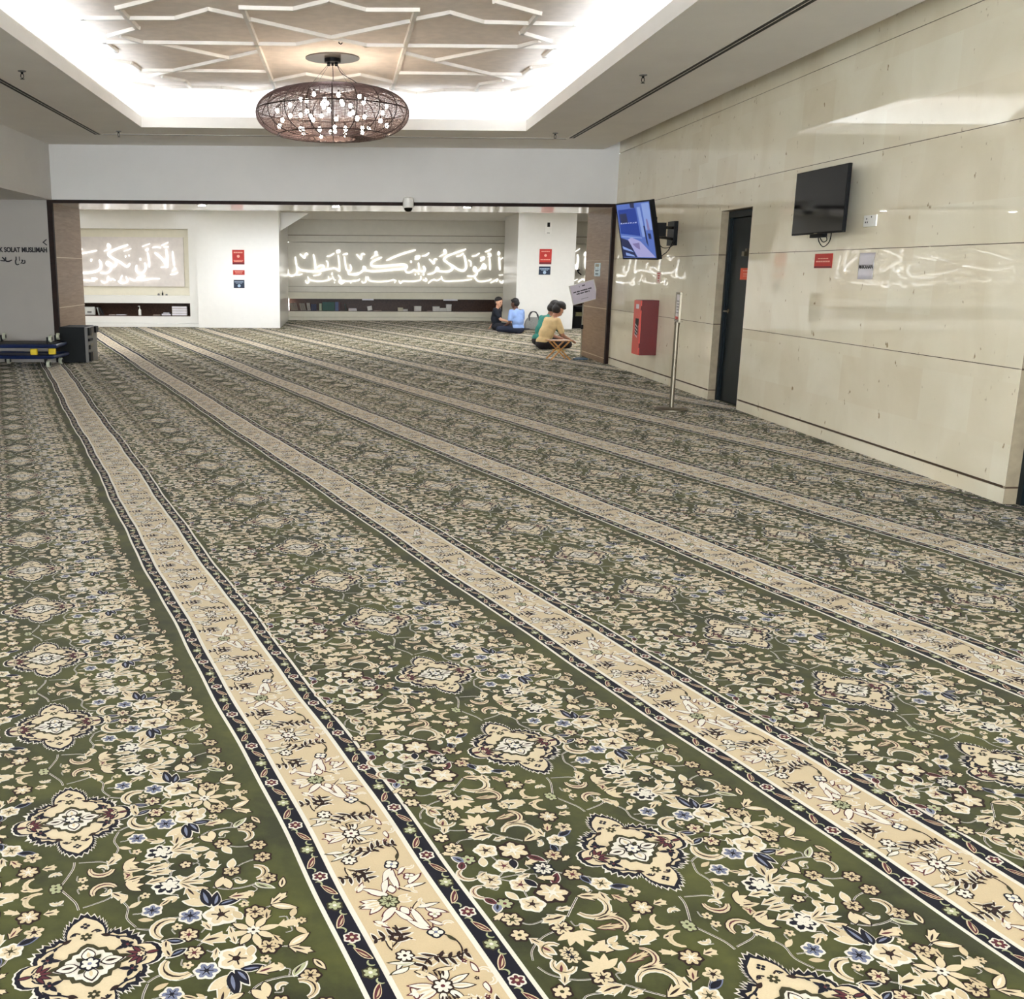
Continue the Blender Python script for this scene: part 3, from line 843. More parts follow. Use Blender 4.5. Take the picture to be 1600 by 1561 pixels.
pp = m.build('sheet', M_paper, t, smooth=True)
sd = pp.modifiers.new('solid', 'SOLIDIFY')
sd.thickness = 0.0012
sd.offset = 0
text_mesh('lettering', 'MAKANAN', 0.046, M_ink, 0.0006, 'CENTER', 0.0003, Matrix.Translation((-0.0065, -0.128, 0.098)) @ FACE_X, t, sx=0.98)
t = thing('socket_outlet', 'white wall socket plate on the stone wall right of the dark screen', 'socket', (XR, 8.54, 1.815))
m = MB()
m.box((-0.012, -0.2, 0), (0, 0, 0.09))
m.build('plate', M_whiteplastic, t, bevel=0.003)
m = MB()
for dy, dz in ((-0.05, 0.062), (-0.035, 0.035), (-0.065, 0.035), (-0.125, 0.075)):
    m.box((-0.0135, dy - 0.006, dz - 0.006), (-0.0118, dy + 0.006, dz + 0.006))
m.build('holes', M_ink, t)
m = MB()
m.box((-0.014, -0.165, 0.02), (-0.0118, -0.13, 0.06))
m.build('switch', M_whiteplastic, t)
t = notice('sticker', 'small narrow red arrow sticker on the stone wall above the red cabinet', (XR, 14.13, 1.30), 0.19, 0.15, mat('pale pink sticker', srgb(222, 196, 180), 0.5), M_redsign,
           [(0.2, 0.9, 0.85, 0.1), (0.3, 0.8, 0.65, 0.12), (0.35, 0.75, 0.45, 0.12), (0.42, 0.65, 0.22, 0.12)], facing='x', depth=0.002)
notice('door_notice', 'orange red card on the dark door', (4.37, 11.44, 1.37), 0.30, 0.125, M_orange, M_pinktext,
       [(0.25, 0.8, 0.78, 0.09), (0.3, 0.8, 0.5, 0.08), (0.3, 0.75, 0.32, 0.05)], facing='x', depth=0.004)
# small poster on the right veneer lining
t = thing('poster', 'small framed pale blue poster on the right veneer lining', 'sign', (4.2, 17.44, 1.37))
m = MB()
m.box((-0.008, -0.38, 0), (0, 0, 0.215))
m.build('card', mat('pale blue print card', srgb(196, 214, 222), 0.4, noise=0.25, nscale=16), t)
m = MB()
m.box((-0.0095, -0.27, 0.03), (-0.0079, -0.08, 0.05))
m.box((-0.0095, -0.30, 0.085), (-0.0079, -0.07, 0.10))
m.build('print', mat('slate print', srgb(60, 88, 100), 0.5), t)
m = MB()
m.box((-0.0095, -0.3, 0.155), (-0.0079, -0.06, 0.2))
m.build('header', mat('tan print', srgb(150, 140, 116), 0.5), t)
# thermostat on right pier
t = thing('thermostat', 'small white wall controller with a dark display high on the right pier', 'thermostat', (5.09, yc, 2.36))
m = MB()
m.box((-0.02, -0.02, 0), (0.14, 0, 0.30))
m.build('body', M_whiteplastic, t, bevel=0.004)
m = MB()
m.box((0.03, -0.022, 0.17), (0.10, -0.019, 0.28))
m.box((0.03, -0.022, 0.02), (0.10, -0.019, 0.032))
m.build('display', M_black, t)

# ------------------------------------------------------------------ dome camera on the header
t = thing('security_camera', 'white dome security camera hanging at the header above the opening', 'camera', (1.0, YB, 2.4))
m = MB()
m.box((-0.05, -0.16, 0.04), (0.05, 0, 0.12))
m.build('bracket', M_whiteplastic, t, bevel=0.01)
m = MB()
m.lathe([(0.045, 0.14), (0.075, 0.125), (0.083, 0.08), (0.083, -0.01), (0.07, -0.018)], 24, (0, -0.15, 0))
m.build('housing', M_whiteplastic, t, smooth=True)
m = MB()
m.lathe([(0.066, -0.018), (0.062, -0.045), (0.045, -0.066), (0.02, -0.075)], 24, (0, -0.15, 0))
m.build('dome', M_screen, t, smooth=True)

# ------------------------------------------------------------------ chandelier
random.seed(4)
ch = thing('chandelier', 'wide squashed-globe chandelier of woven dark bronze wire full of glowing bulbs', 'chandelier', (-0.115, 12.2, 3.16))
A0, B0 = 0.86, 0.265


def shell(u, w, jit=0.0):
    """flattened globe with an open top and bottom"""
    rr = A0 * (0.30 + 0.70 * max(0.0, math.cos(u)) ** 0.75)
    return Vector((rr * math.cos(w), rr * math.sin(w), B0 * math.sin(u) + jit))


wire = MB()
NS = 72


def ring(path, r):
    """closed triangular wire"""
    n = len(path)
    vs, fs = [], []
    for i, p in enumerate(path):
        out = Vector((p.x, p.y, p.z * 3)).normalized()
        t = (path[(i + 1) % n] - path[i - 1]).normalized()
        b = out.cross(t).normalized()
        vs += [p + out * r, p - out * r * .5 + b * r * .87, p - out * r * .5 - b * r * .87]
    for i in range(n):
        j = (i + 1) % n
        for k in range(3):
            fs.append((3 * i + k, 3 * i + (k + 1) % 3, 3 * j + (k + 1) % 3, 3 * j + k))
    wire.add(vs, fs)


for i in range(120):
    u = -PI / 2 + PI * (i + 0.5) / 120
    ph, am = random.uniform(0, 6.28), random.uniform(0.004, 0.012)
    ring([shell(u + am * math.sin(7 * w + ph) + 0.6 * am * math.sin(19 * w + 2 * ph), w) for w in [2 * PI * k / NS for k in range(NS)]], 0.0022)
for k in range(220):
    w0 = 2 * PI * k / 220
    tw = random.uniform(-0.10, 0.10)
    pts = [shell(-PI / 2 + PI * i / 16, w0 + tw * (i / 16 - 0.5)) for i in range(17)]
    wire.tube(pts, 0.0019, 3, caps=False)
M_wire = mat('dark bronze wire', srgb(112, 94, 92), 0.4, metal=0.6)
wire.build('woven_wire_shade', M_wire, ch)
for k in range(20):
    w = 2 * PI * k / 20
    m = MB()
    m.tube([shell(-PI / 2 + PI * i / 18, w) * 0.995 for i in range(19)], 0.0065, 6)
    m.build('rib', mat('black bronze frame', srgb(38, 28, 28), 0.4, metal=0.5), ch)
for u in (0.1, -1.05, 1.2):
    pts = [shell(u, 2 * PI * k / 64) * 0.995 for k in range(65)]
    m = MB()
    m.tube(pts, 0.007, 6, caps=False)
    m.build('hoop', MATS['black bronze frame'], ch)
# inner basket with bulbs
m = MB()
for k in range(8):
    w = 2 * PI * (k + 0.5) / 8
    m.tube([(0.36 * math.cos(w), 0.36 * math.sin(w), -0.22), (0.36 * math.cos(w), 0.36 * math.sin(w), 0.24)], 0.004, 5)
    m.tube([(0.62 * math.cos(w), 0.62 * math.sin(w), -0.13), (0.62 * math.cos(w), 0.62 * math.sin(w), 0.14)], 0.004, 5)
    m.tube([(0.0, 0, 0.2), (0.36 * math.cos(w), 0.36 * math.sin(w), 0.2), (0.62 * math.cos(w), 0.62 * math.sin(w), 0.1)], 0.004, 5)
m.build('bulb_frame', MATS['black bronze frame'], ch)
nb = 0
bm_ = MB()
bm_.sphere((0, 0, 0), 0.021, 10, sc=(1, 1, 1.25))
bp = bm_.build('bulb', M_bulb, ch, smooth=True)
sk = MB()
sk.tube([(0, 0, 0.024), (0, 0, 0.05)], 0.011, 8)
sp = sk.build('bulb_holder', MATS['black bronze frame'], bp)
first = True
for R_, zs, n, off in ((0.36, (-0.19, -0.02, 0.15), 8, 0.5), (0.62, (-0.10, 0.04), 9, 0.2), (0.15, (-0.16, 0.1), 4, 0.1)):
    for zi, z in enumerate(zs):
        for k in range(n):
            w = 2 * PI * (k + off + 0.37 * zi) / n
            loc = (R_ * math.cos(w), R_ * math.sin(w), z + random.uniform(-0.02, 0.02))
            if first:
                bp.location = loc
                first = False
            else:
                c = bp.copy()
                C.objects.link(c)
                c.parent = ch
                c.location = loc
                d = sp.copy()
                C.objects.link(d)
                d.parent = c
top = ZU - 3.16
m = MB()
m.lathe([(0.30, top), (0.30, top - 0.012)], 48)
m.build('ceiling_plate', mat('dull mirror plate', srgb(96, 90, 84), 0.35, metal=0.8), ch)
m = MB()
m.lathe([(0.09, top - 0.012), (0.09, top - 0.05), (0.075, top - 0.055)], 24)
for k in range(4):
    w = PI / 4 + PI / 2 * k
    m.lathe([(0.018, top - 0.05), (0.018, top - 0.08)], 10, (0.06 * math.cos(w), 0.06 * math.sin(w), 0))
m.lathe([(0.014, top - 0.05), (0.014, top - 0.085)], 10)
m.build('canopy', M_black, ch, smooth=True)
for k in range(4):
    w = PI / 4 + PI / 2 * k
    m = MB()
    m.tube([(0.06 * math.cos(w), 0.06 * math.sin(w), top - 0.07), (0.33 * math.cos(w), 0.33 * math.sin(w), 0.27)], 0.0018, 5)
    m.build('suspension_wire', M_greymetal, ch)
m = MB()
m.tube(catmull([(0, 0, top - 0.07), (0.005, 0, 0.4), (0.0, 0, 0.2)], 6), 0.004, 6)
m.tube(catmull([(0.05, -0.03, top - 0.07), (0.1, -0.05, 0.42), (0.24, -0.1, 0.33), (0.33, -0.12, 0.26)], 8), 0.004, 6)
m.build('power_cable', M_black, ch, smooth=True)
t = thing('ceiling_hook', 'tiny metal hook in the coffer just before the chandelier plate', 'hook', (-0.04, 11.35, ZU))
m = MB()
m.tube([(0, 0, 0), (0, 0, -0.02), (0.02, 0.0, -0.03), (0.035, 0, -0.015)], 0.006, 6)
m.build('hook', M_black, t)

# ------------------------------------------------------------------ running screen on its arm
tv = thing('wall_television', 'running screen with a blue picture swung out on an arm from the stone wall', 'television', (0, 0, 0))
TL, TR_, BR, BL = [Vector(p) for p in ((3.355, 13.05, 2.262), (3.475, 12.0, 2.245), (3.61, 12.0, 1.583), (3.49, 13.05, 1.60))]
nrm = (TR_ - TL).cross(BL - TL).normalized()
if nrm.x > 0:
    nrm = -nrm


def scr(u, v, d=0.0):
    return (TL * (1 - u) + TR_ * u) * (1 - v) + (BL * (1 - u) + BR * u) * v + nrm * d


def slab(mb, a, b, d0, d1, mi=0):
    (u0, v0), (u1, v1) = a, b
    q = [scr(u0, v0, d0), scr(u1, v0, d0), scr(u1, v1, d0), scr(u0, v1, d0), scr(u0, v0, d1), scr(u1, v0, d1), scr(u1, v1, d1), scr(u0, v1, d1)]
    mb.add(q, [(0, 1, 2, 3), (4, 7, 6, 5), (0, 4, 5, 1), (1, 5, 6, 2), (2, 6, 7, 3), (3, 7, 4, 0)], mi)


m = MB()
slab(m, (0, 0), (1, 1), -0.004, -0.055)
slab(m, (0.2, 0.3), (0.8, 0.95), -0.055, -0.08)
slab(m, (0, 0), (1, 0.022), 0.002, -0.004)
slab(m, (0, 0.968), (1, 1), 0.002, -0.004)
slab(m, (0, 0.022), (0.022, 0.968), 0.002, -0.004)
slab(m, (0.978, 0.022), (1, 0.968), 0.002, -0.004)
m.build('casing', M_black, tv)


def glow(name, r, g, b, s=0.21):
    c = srgb(r, g, b)
    m = mat(name, (0.004, 0.004, 0.005, 1), 0.3, emit=c, es=s, spec=0.08)
    return m


G = [glow('screen blue', 84, 112, 190), glow('screen deep blue', 10, 56, 150), glow('screen navy', 22, 34, 80), glow('screen pale violet', 168, 166, 216),
     glow('screen slate', 138, 162, 222), glow('screen mauve', 128, 118, 168), glow('screen light', 186, 196, 240)]
m = MB()


def sp_(pts, mi, d):
    m.add([scr(0.022 + 0.956 * u, 0.022 + 0.946 * v, d) for u, v in pts], [tuple(range(len(pts)))], mi)


sp_([(0, 0), (1, 0), (1, 1), (0, 1)], 0, 0.0)
sp_([(0.03, 0.1), (0.58, 0.09), (0.62, 0.6), (0.03, 0.54)], 1, 0.0003)
sp_([(0.06, 0.18), (0.28, 0.17), (0.30, 0.34), (0.08, 0.36)], 2, 0.0005)
sp_([(0.42, 0.0), (0.55, 0.0), (0.55, 0.09), (0.43, 0.08)], 2, 0.0005)
sp_([(0.62, 0.08), (0.71, 0.08), (0.77, 0.62), (0.68, 0.62)], 4, 0.0004)
sp_([(0.76, 0.02), (0.98, 0.02), (0.99, 0.5), (0.8, 0.5)], 4, 0.0003)
sp_([(0.84, 0.3), (0.88, 0.3), (0.92, 0.5), (0.85, 0.5)], 5, 0.0006)
sp_([(0.74, 0.42), (0.78, 0.42), (0.82, 0.8), (0.77, 0.72)], 2, 0.0005)
sp_([(0.84, 0.56), (0.92, 0.56), (0.93, 0.66), (0.86, 0.66)], 2, 0.0006)
sp_([(0.0, 0.62), (0.24, 0.68), (0.44, 0.99), (0.0, 0.99)], 2, 0.0004)
sp_([(0.02, 0.78), (0.3, 0.86), (0.36, 0.9), (0.04, 0.84)], 4, 0.0006)
sp_([(0.1, 0.9), (0.34, 0.95), (0.38, 0.98), (0.1, 0.96)], 4, 0.0006)
sp_([(0.22, 0.66), (0.34, 0.62), (0.6, 0.7), (0.98, 0.99), (0.46, 0.99)], 3, 0.0005)
sp_([(0.34, 0.74), (0.56, 0.72), (0.56, 0.85), (0.46, 0.82)], 5, 0.0007)
sp_([(0.05, 0.585), (0.66, 0.63), (0.66, 0.645), (0.05, 0.61)], 4, 0.0006)
for i in range(7):
    a = 0.06 + i * 0.075
    sp_([(a, 0.345 + 0.012 * (i % 2)), (a + 0.05, 0.34), (a + 0.05, 0.36), (a, 0.365)], 6, 0.0008)
m.build('screen', G, tv)
m = MB()
m.box((4.20, 13.35, 1.78), (4.25, 13.62, 2.08))
m.tube([(4.22, 13.48, 2.0), (3.95, 12.9, 1.98), (3.68, 12.55, 1.97)], 0.018, 8)
m.tube([(4.22, 13.48, 1.86), (3.95, 12.9, 1.86), (3.68, 12.55, 1.86)], 0.018, 8)
m.box((3.62, 12.42, 1.76), (3.70, 12.70, 2.08))
m.box((3.70, 12.5, 1.86), (3.84, 12.75, 2.02))
m.build('wall_arm', M_black, tv)
m = MB()
m.tube(catmull([(3.62, 12.4, 1.80), (3.75, 12.5, 1.62), (3.95, 12.9, 1.66), (4.1, 13.2, 1.72), (4.22, 13.4, 1.85)], 8), 0.006, 6)
m.tube(catmull([(3.66, 12.5, 1.9), (3.9, 12.8, 1.74), (4.2, 13.3, 1.8), (4.24, 13.35, 2.0)], 8), 0.005, 6)
m.build('cable', M_black, tv, smooth=True)

# ------------------------------------------------------------------ dark screen
tv = thing('wall_television', 'switched-off black flat screen close to the stone wall', 'television', (4.10, 9.09, 2.05), 0)
m = MB()
m.box((0.0, -0.49, -0.272), (0.03, 0.49, 0.272))
m.box((0.03, -0.36, -0.24), (0.07, 0.36, 0.12))
m.build('casing', M_black, tv, bevel=0.004)
m = MB()
m.box((-0.0015, -0.482, -0.258), (-0.0002, 0.482, 0.264))
m.build('screen', M_screen, tv)
m = MB()
m.box((-0.003, -0.03, -0.27), (-0.0005, 0.03, -0.264))
m.build('indicator', M_steel, tv)
m = MB()
m.box((0.07, -0.2, -0.15), (0.15, 0.2, 0.12))
m.box((0.04, -0.05, -0.30), (0.08, 0.2, -0.24))
m.build('wall_mount', M_black, tv)
m = MB()
m.tube(catmull([(0.06, 0.05, -0.25), (0.05, 0.04, -0.32), (0.05, -0.06, -0.38), (0.05, -0.17, -0.34), (0.06, -0.17, -0.26)], 8), 0.004, 6)
m.tube(catmull([(0.06, -0.02, -0.25), (0.06, -0.10, -0.32), (0.05, -0.05, -0.34), (0.06, 0.04, -0.3)], 8), 0.004, 6)
m.build('cable', M_black, tv, smooth=True)

# ------------------------------------------------------------------ red cabinet
cb = thing('fire_cabinet', 'red steel fire equipment cabinet fixed to the stone wall', 'fire cabinet', (4.0, 13.93, 0.34))
m = MB()
m.box((0.02, 0.0, 0.0), (0.25, 0.32, 0.735))
m.build('body', M_red, cb, bevel=0.004)
m = MB()
m.box((0.0, 0.002, 0.003), (0.019, 0.318, 0.732))
dr = m.build('door', M_redfront, cb, bevel=0.004)
m = MB()
m.box((-0.002, 0.05, 0.40), (0.0, 0.20, 0.49))
m.box((-0.002, 0.07, 0.27), (0.0, 0.20, 0.40))
m.build('window', M_black, dr)
m = MB()
m.box((-0.004, 0.08, 0.62), (-0.0005, 0.2, 0.68))
for i in range(4):
    z = 0.27 + i * 0.045
    m.add([(-0.004, 0.2, z), (-0.004, 0.08, z - 0.04), (-0.004, 0.08, z - 0.022), (-0.004, 0.2, z + 0.018)], [(0, 1, 2, 3)])
m.build('sticker', M_paper, dr)
m = MB()
for z in (0.10, 0.60):
    m.box((0.004, -0.006, z), (0.05, 0.0, z + 0.06))
m.build('hinge', M_red, cb)

# ------------------------------------------------------------------ steel stanchion with sign frame
st = thing('sign_stanchion', 'brushed steel post with a narrow framed notice, standing on the carpet before the dark door', 'sign stand', (3.52, 10.87, 0.006))
m = MB()
m.lathe([(0.175, 0.0), (0.175, 0.012), (0.15, 0.022), (0.035, 0.03)], 40)
m.build('base', M_steel, st, smooth=True)
m = MB()
m.tube([(0, 0, 0.02), (0, 0, 0.90)], 0.025, 20)
m.lathe([(0.028, 0.90), (0.028, 0.93), (0.01, 0.935)], 20)
m.build('post', M_steel, st, smooth=True)
A = Matrix.Rotation(math.radians(-7), 4, 'Z')
m = MB()
for a, b in (((-0.012, -0.11, 0.93), (0.012, 0.11, 0.95)), ((-0.012, -0.11, 1.215), (0.012, 0.11, 1.235)), ((-0.012, -0.11, 0.95), (0.012, -0.092, 1.215)), ((-0.012, 0.092, 0.95), (0.012, 0.11, 1.215)), ((0.004, -0.092, 0.95), (0.01, 0.092, 1.215))):
    m.box(a, b, M=A)
m.box((-0.02, -0.13, 0.93), (0.03, -0.11, 0.94), M=A)
m.build('frame', M_steel, st, bevel=0.002)
m = MB()
m.box((-0.004, -0.09, 0.952), (0.003, 0.09, 1.213), M=A)
sh = m.build('sheet', M_paper, st)
m = MB()
m.box((-0.006, -0.09, 0.955), (-0.0042, 0.09, 0.985), M=A)
m.build('red_footer', M_redsign, sh)
m = MB()
for i in range(5):
    m.box((-0.006, -0.06, 1.02 + i * 0.03), (-0.0042, 0.06 - 0.02 * (i % 2), 1.03 + i * 0.03), M=A)
m.build('print', mat('grey print', srgb(140, 136, 140), 0.6), sh)

# ------------------------------------------------------------------ tilted placard on a stand
pl = thing('placard_stand', 'white placard tilted on a thin steel pole with a round blue foot', 'sign stand', (4.0, 17.3, 0.006))
m = MB()
m.lathe([(0.125, 0.0), (0.125, 0.012), (0.09, 0.022), (0.02, 0.03)], 32)
m.build('foot', mat('blue painted steel', srgb(20, 66, 92), 0.6), pl, smooth=True)
m = MB()
m.tube([(0, 0, 0.02), (0.0, 0, 0.92)], 0.011, 12)
m.build('pole', M_steel, pl, smooth=True)
m = MB()
m.lathe([(0.018, 0.5), (0.024, 0.51), (0.024, 0.56), (0.018, 0.57)], 14)
m.build('clamp', M_black, pl)
A = Matrix.Translation((-0.01, -0.02, 1.105)) @ Matrix.Rotation(math.radians(-15.5), 4, 'Y')
m = MB()
m.box((-0.205, -0.006, -0.155), (0.205, 0.006, 0.155), M=A)
bd = m.build('board', mat('lilac white card', srgb(206, 196, 204), 0.5), pl)
m = MB()
for a, b in (((-0.21, -0.01, -0.162), (0.21, 0.008, -0.15)), ((-0.21, -0.01, 0.15), (0.21, 0.008, 0.162)), ((-0.215, -0.01, -0.162), (-0.2, 0.008, 0.162)), ((0.2, -0.01, -0.162), (0.215, 0.008, 0.162))):
    m.box(a, b, M=A)
m.build('frame', mat('clear edge strip', srgb(214, 210, 200), 0.3), pl)
m = MB()
for x0, x1, z in ((-0.165, -0.115, 0.035), (-0.105, -0.055, 0.035), (-0.045, 0.075, 0.035), (0.085, 0.145, 0.035), (-0.12, -0.065, -0.003), (-0.055, 0.01, -0.003), (0.02, 0.075, -0.003), (0.085, 0.105, -0.003), (0.0, 0.05, 0.11)):
    n = max(2, int((x1 - x0) / 0.011))
    for i in range(n):
        a = x0 + (x1 - x0) * i / n
        m.box((a, -0.0078, z - 0.011), (a + (x1 - x0) / n * 0.82, -0.0062, z + 0.011), M=A)
m.box((-0.05, -0.0078, 0.095), (-0.044, -0.0062, 0.12), M=A)
m.build('print', M_ink, bd)
m = MB()
m.box((-0.06, -0.0078, -0.105), (0.06, -0.0062, -0.095), M=A)
m.build('fine_print', mat('grey print', srgb(140, 136, 140), 0.6), bd)

# ------------------------------------------------------------------ folding stool
so = thing('folding_stool', 'low wooden folding stool standing on the carpet before the man in beige', 'stool', (3.60, 17.2, 0.003), math.radians(6))
M_pine = wood_mat('light stool wood', srgb(176, 122, 66), srgb(206, 156, 98), axis=(12, 2, 2))
for sy in (-1, 1):
    for sx in (-1, 1):
        m = MB()
        m.tube([(sx * 0.17, sy * 0.13 + (0.012 if sx > 0 else -0.012), 0.01), (-sx * 0.14, sy * 0.13 + (0.012 if sx > 0 else -0.012), 0.315)], 0.014, 6)
        m.build('leg', M_pine, so)
for sx in (-1, 1):
    m = MB()
    m.box((sx * 0.15 - 0.03, -0.17, 0.312), (sx * 0.15 + 0.03, 0.17, 0.33))
    m.build('seat_rail', M_pine, so, bevel=0.003)
m = MB()
for i in range(5):
    m.box((-0.125 + i * 0.05, -0.16, 0.316), (-0.085 + i * 0.05, 0.16, 0.328))
m.build('seat', M_pine, so)
m = MB()
m.box((-0.07, -0.15, 0.15), (0.07, -0.11, 0.165))
m.box((-0.07, 0.11, 0.15), (0.07, 0.15, 0.165))
m.build('cross_bar', mat('pale stool batten', srgb(222, 186, 112), 0.5), so)

# ------------------------------------------------------------------ flight case and dollies
fcse = thing('equipment_case', 'dark upright equipment case against the left veneer lining', 'case', (-4.43, 16.30, 0.007))
m = MB()
m.box((0.01, 0.0, 0.0), (0.40, 0.62, 0.55))
m.build('body', M_blackmat, fcse, bevel=0.006)
m = MB()
m.box((0.40, 0.01, 0.0), (0.445, 0.62, 0.545))
rs = m.build('side_panel', mat('grey side panel', srgb(112, 110, 106), 0.5), fcse)
m = MB()
for a, b in (((0.445, 0.02, 0.42), (0.475, 0.16, 0.54)), ((0.445, 0.02, 0.02), (0.475, 0.18, 0.16)), ((0.445, 0.02, 0.33), (0.47, 0.25, 0.37)), ((0.445, 0.06, 0.20), (0.462, 0.12, 0.27)), ((0.445, 0.45, 0.44), (0.475, 0.62, 0.54))):
    m.box(a, b)
m.build('corner_block', M_black, fcse, bevel=0.004)
m = MB()
for z in (0.09, 0.24, 0.40):
    m.box((0.446, 0.2, z), (0.462, 0.30, z + 0.05))
m.build('latch', M_steel, fcse)

M_blue = mat('dark blue painted steel', srgb(10, 30, 72), 0.4, noise=0.15, nscale=12)
M_tyre = mat('cream caster wheel', srgb(196, 198, 176), 0.5)
M_yel = mat('yellow plastic bumper', srgb(226, 196, 20), 0.45)


def dolly(label, loc, rz, flip, dx=0.0):
    t = thing('wheeled_dolly', label, 'dolly', loc, rz, 'stacked blue dollies')
    if flip:
        t.rotation_euler = (PI, 0, rz)
    m = MB()
    W, D = 0.52, 0.36
    # deck frame of rails and rounded ends
    for sy in (-1, 1):
        m.tube(catmull([(-W, sy * D * 0.86, 0.16), (-W * 0.9, sy * D, 0.16), (0, sy * D * 1.03, 0.155), (W * 0.9, sy * D, 0.16), (W, sy * D * 0.86, 0.16)], 5), 0.028, 8)
    for sx in (-1, 1):
        m.tube([(sx * W, -D * 0.86, 0.16), (sx * W * 1.02, 0, 0.16), (sx * W, D * 0.86, 0.16)], 0.028, 8)
    m.box((-W * 0.92, -D * 0.9, 0.145), (W * 0.92, D * 0.9, 0.165))
    m.build('deck', M_blue, t, smooth=True)
    m = MB()
    m.box((-W * 0.9, -D * 0.86, 0.125), (W * 0.9, D * 0.86, 0.145))
    m.build('underframe', M_black, t)
    for sx in (-1, 1):
        for sy in (-1, 1):
            x, y = sx * W * 0.78, sy * D * 0.74
            m = MB()
            m.box((x - 0.026, y - 0.03, 0.03), (x + 0.004, y + 0.03, 0.126))
            cst = m.build('caster', M_black, t)
            m = MB()
            m.lathe([(0.036, -0.024), (0.052, -0.02), (0.052, 0.02), (0.036, 0.024)], 20, M=Matrix.Translation((x + 0.028, y, 0.052)) @ Matrix.Rotation(PI / 2, 4, 'Y'))
            m.build('wheel', M_tyre, cst, smooth=True)
            m = MB()
            m.lathe([(0.03, -0.026), (0.03, 0.026)], 16, M=Matrix.Translation((x + 0.028, y, 0.052)) @ Matrix.Rotation(PI / 2, 4, 'Y'))
            m.build('wheel_hub', M_black, cst)
    return t


dolly('dark blue platform dolly with cream wheels, lower of the stack by the grey wall', (-4.80, 15.80, 0.006), math.radians(-4), False)
dolly('dark blue platform dolly lying upside down, wheels up, on top of the stack', (-4.80, 15.80, 0.480), math.radians(3), True)
for x, y, w in ((-4.58, 15.45, 'nearer'), (-4.34, 15.55, 'farther right')):
    m = MB()
    m.box((-0.05, -0.035, -0.045), (0.05, 0.035, 0.045))
    o = m.build('bumper_block', M_yel, None, bevel=0.012)
    o.location = (x, y + 0.02, 0.238)
    tag(o, 'small yellow plastic block between the two blue dollies, the %s one' % w, 'bumper', 'yellow blocks')
# ------------------------------------------------------------------ books and small things in the niches
random.seed(7)
ZB = 0.2755


def book(label, x, w, h, d, col, lean=0.0, flat=False, group=None, y=None, z=None, pages=None, yb=30.74):
    """w = spine width, h = height, d = depth; flat books lie down"""
    t = thing('book', label, 'book', (x, yb if y is None else y, ZB if z is None else z), 0, group)
    M = Matrix.Rotation(lean, 4, 'Y')
    mc = mat('cover %d %d %d' % col, srgb(*col), 0.5)
    m = MB()
    if flat:
        m.box((0, 0, 0), (h, d, 0.004))
        m.box((0, 0, w - 0.004), (h, d, w))
        m.box((0, 0, 0), (0.004, d, w))
        m.build('cover', mc, t)
        m = MB()
        m.box((0.004, 0.004, 0.004), (h - 0.004, d - 0.004, w - 0.004))
        m.build('pages', M_paper, t)
    else:
        m.box((0, 0, 0), (0.004, d, h), M=M)
        m.box((w - 0.004, 0, 0), (w, d, h), M=M)
        m.box((0, 0, 0), (w, 0.005, h), M=M)
        m.build('cover', mc, t)
        m = MB()
        m.box((0.004, 0.005, 0.004), (w - 0.004, d - 0.006, h - 0.004), M=M)
        m.build('pages', M_paper, t)
    return t


x = -1.56
row = []
for i in range(4):
    row.append((x + 0.055 * i, 0.045, 0.215, (150, 140, 128), -0.22))
for i in range(3):
    row.append((x + 0.29 + 0.055 * i, 0.045, 0.215, (146, 138, 126), -0.24))
for i in range(2):
    row.append((x + 0.49 + 0.05 * i, 0.04, 0.22, (176, 170, 160), -0.15))
for i in range(3):
    row.append((x + 0.62 + 0.055 * i, 0.05, 0.19, (52, 58, 84), 0.0))
row.append((x + 0.86, 0.07, 0.21, (170, 178, 150), 0.0))
for i in range(7):
    row.append((x + 0.95 + 0.052 * i, 0.05, 0.25, (52, 92, 82), 0.0))
for i in range(3):
    row.append((x + 1.33 + 0.05 * i, 0.046, 0.255, (92, 110, 150) if i < 2 else (84, 50, 60), 0.0))
names = {(150, 140, 128): 'grey leaning book in the far left group of the middle bay niche', (146, 138, 126): 'grey leaning book in the second leaning group of the niche',
         (176, 170, 160): 'pale slim book beside the leaning grey books', (52, 58, 84): 'short navy book between the pale and the green books', (170, 178, 150): 'single thick pale green book at the left end of the green set',
         (52, 92, 82): 'dark green book of the matching set in the niche', (92, 110, 150): 'blue grey book right of the green set', (84, 50, 60): 'dark maroon book at the right end of the standing row'}
cnt = {}
for (bx, w, h, col, lean) in row:
    n = sum(1 for r in row if r[3] == col)
    book(names[col], bx + (0.03 if lean < 0 else 0), w, h, 0.15, col, lean, group='books standing in the niche' if n == 1 else 'books: ' + names[col][:40])
book('dark book leaning alone right of the standing row', x + 1.64, 0.03, 0.20, 0.15, (52, 66, 62), -0.2)
book('cream book lying flat under a brown one in the niche', x + 1.72, 0.04, 0.25, 0.17, (214, 188, 150), flat=True)
book('brown book lying flat on the cream one in the niche', x + 1.72, 0.035, 0.24, 0.16, (112, 64, 44), flat=True, z=ZB + 0.0405)
book('white open-faced book leaning in the middle of the niche', 0.73, 0.14, 0.13, 0.05, (206, 202, 196), -0.18)
book('thin tan booklet lying beside the white leaning book', 0.90, 0.012, 0.24, 0.17, (150, 110, 80), flat=True)


def pbox(name, label, a, b, m_, lid=True):
    t = thing(name, label, 'box', ((a[0] + b[0]) / 2, (a[1] + b[1]) / 2, a[2]))
    w, d, h = (b[0] - a[0]) / 2, (b[1] - a[1]) / 2, b[2] - a[2]
    m = MB()
    m.box((-w, -d, 0), (w, d, h * 0.8))
    m.build('body', m_, t, bevel=0.004)
    m = MB()
    m.box((-w - 0.003, -d - 0.003, h * 0.8), (w + 0.003, d + 0.003, h))
    m.build('lid', m_, t, bevel=0.003)


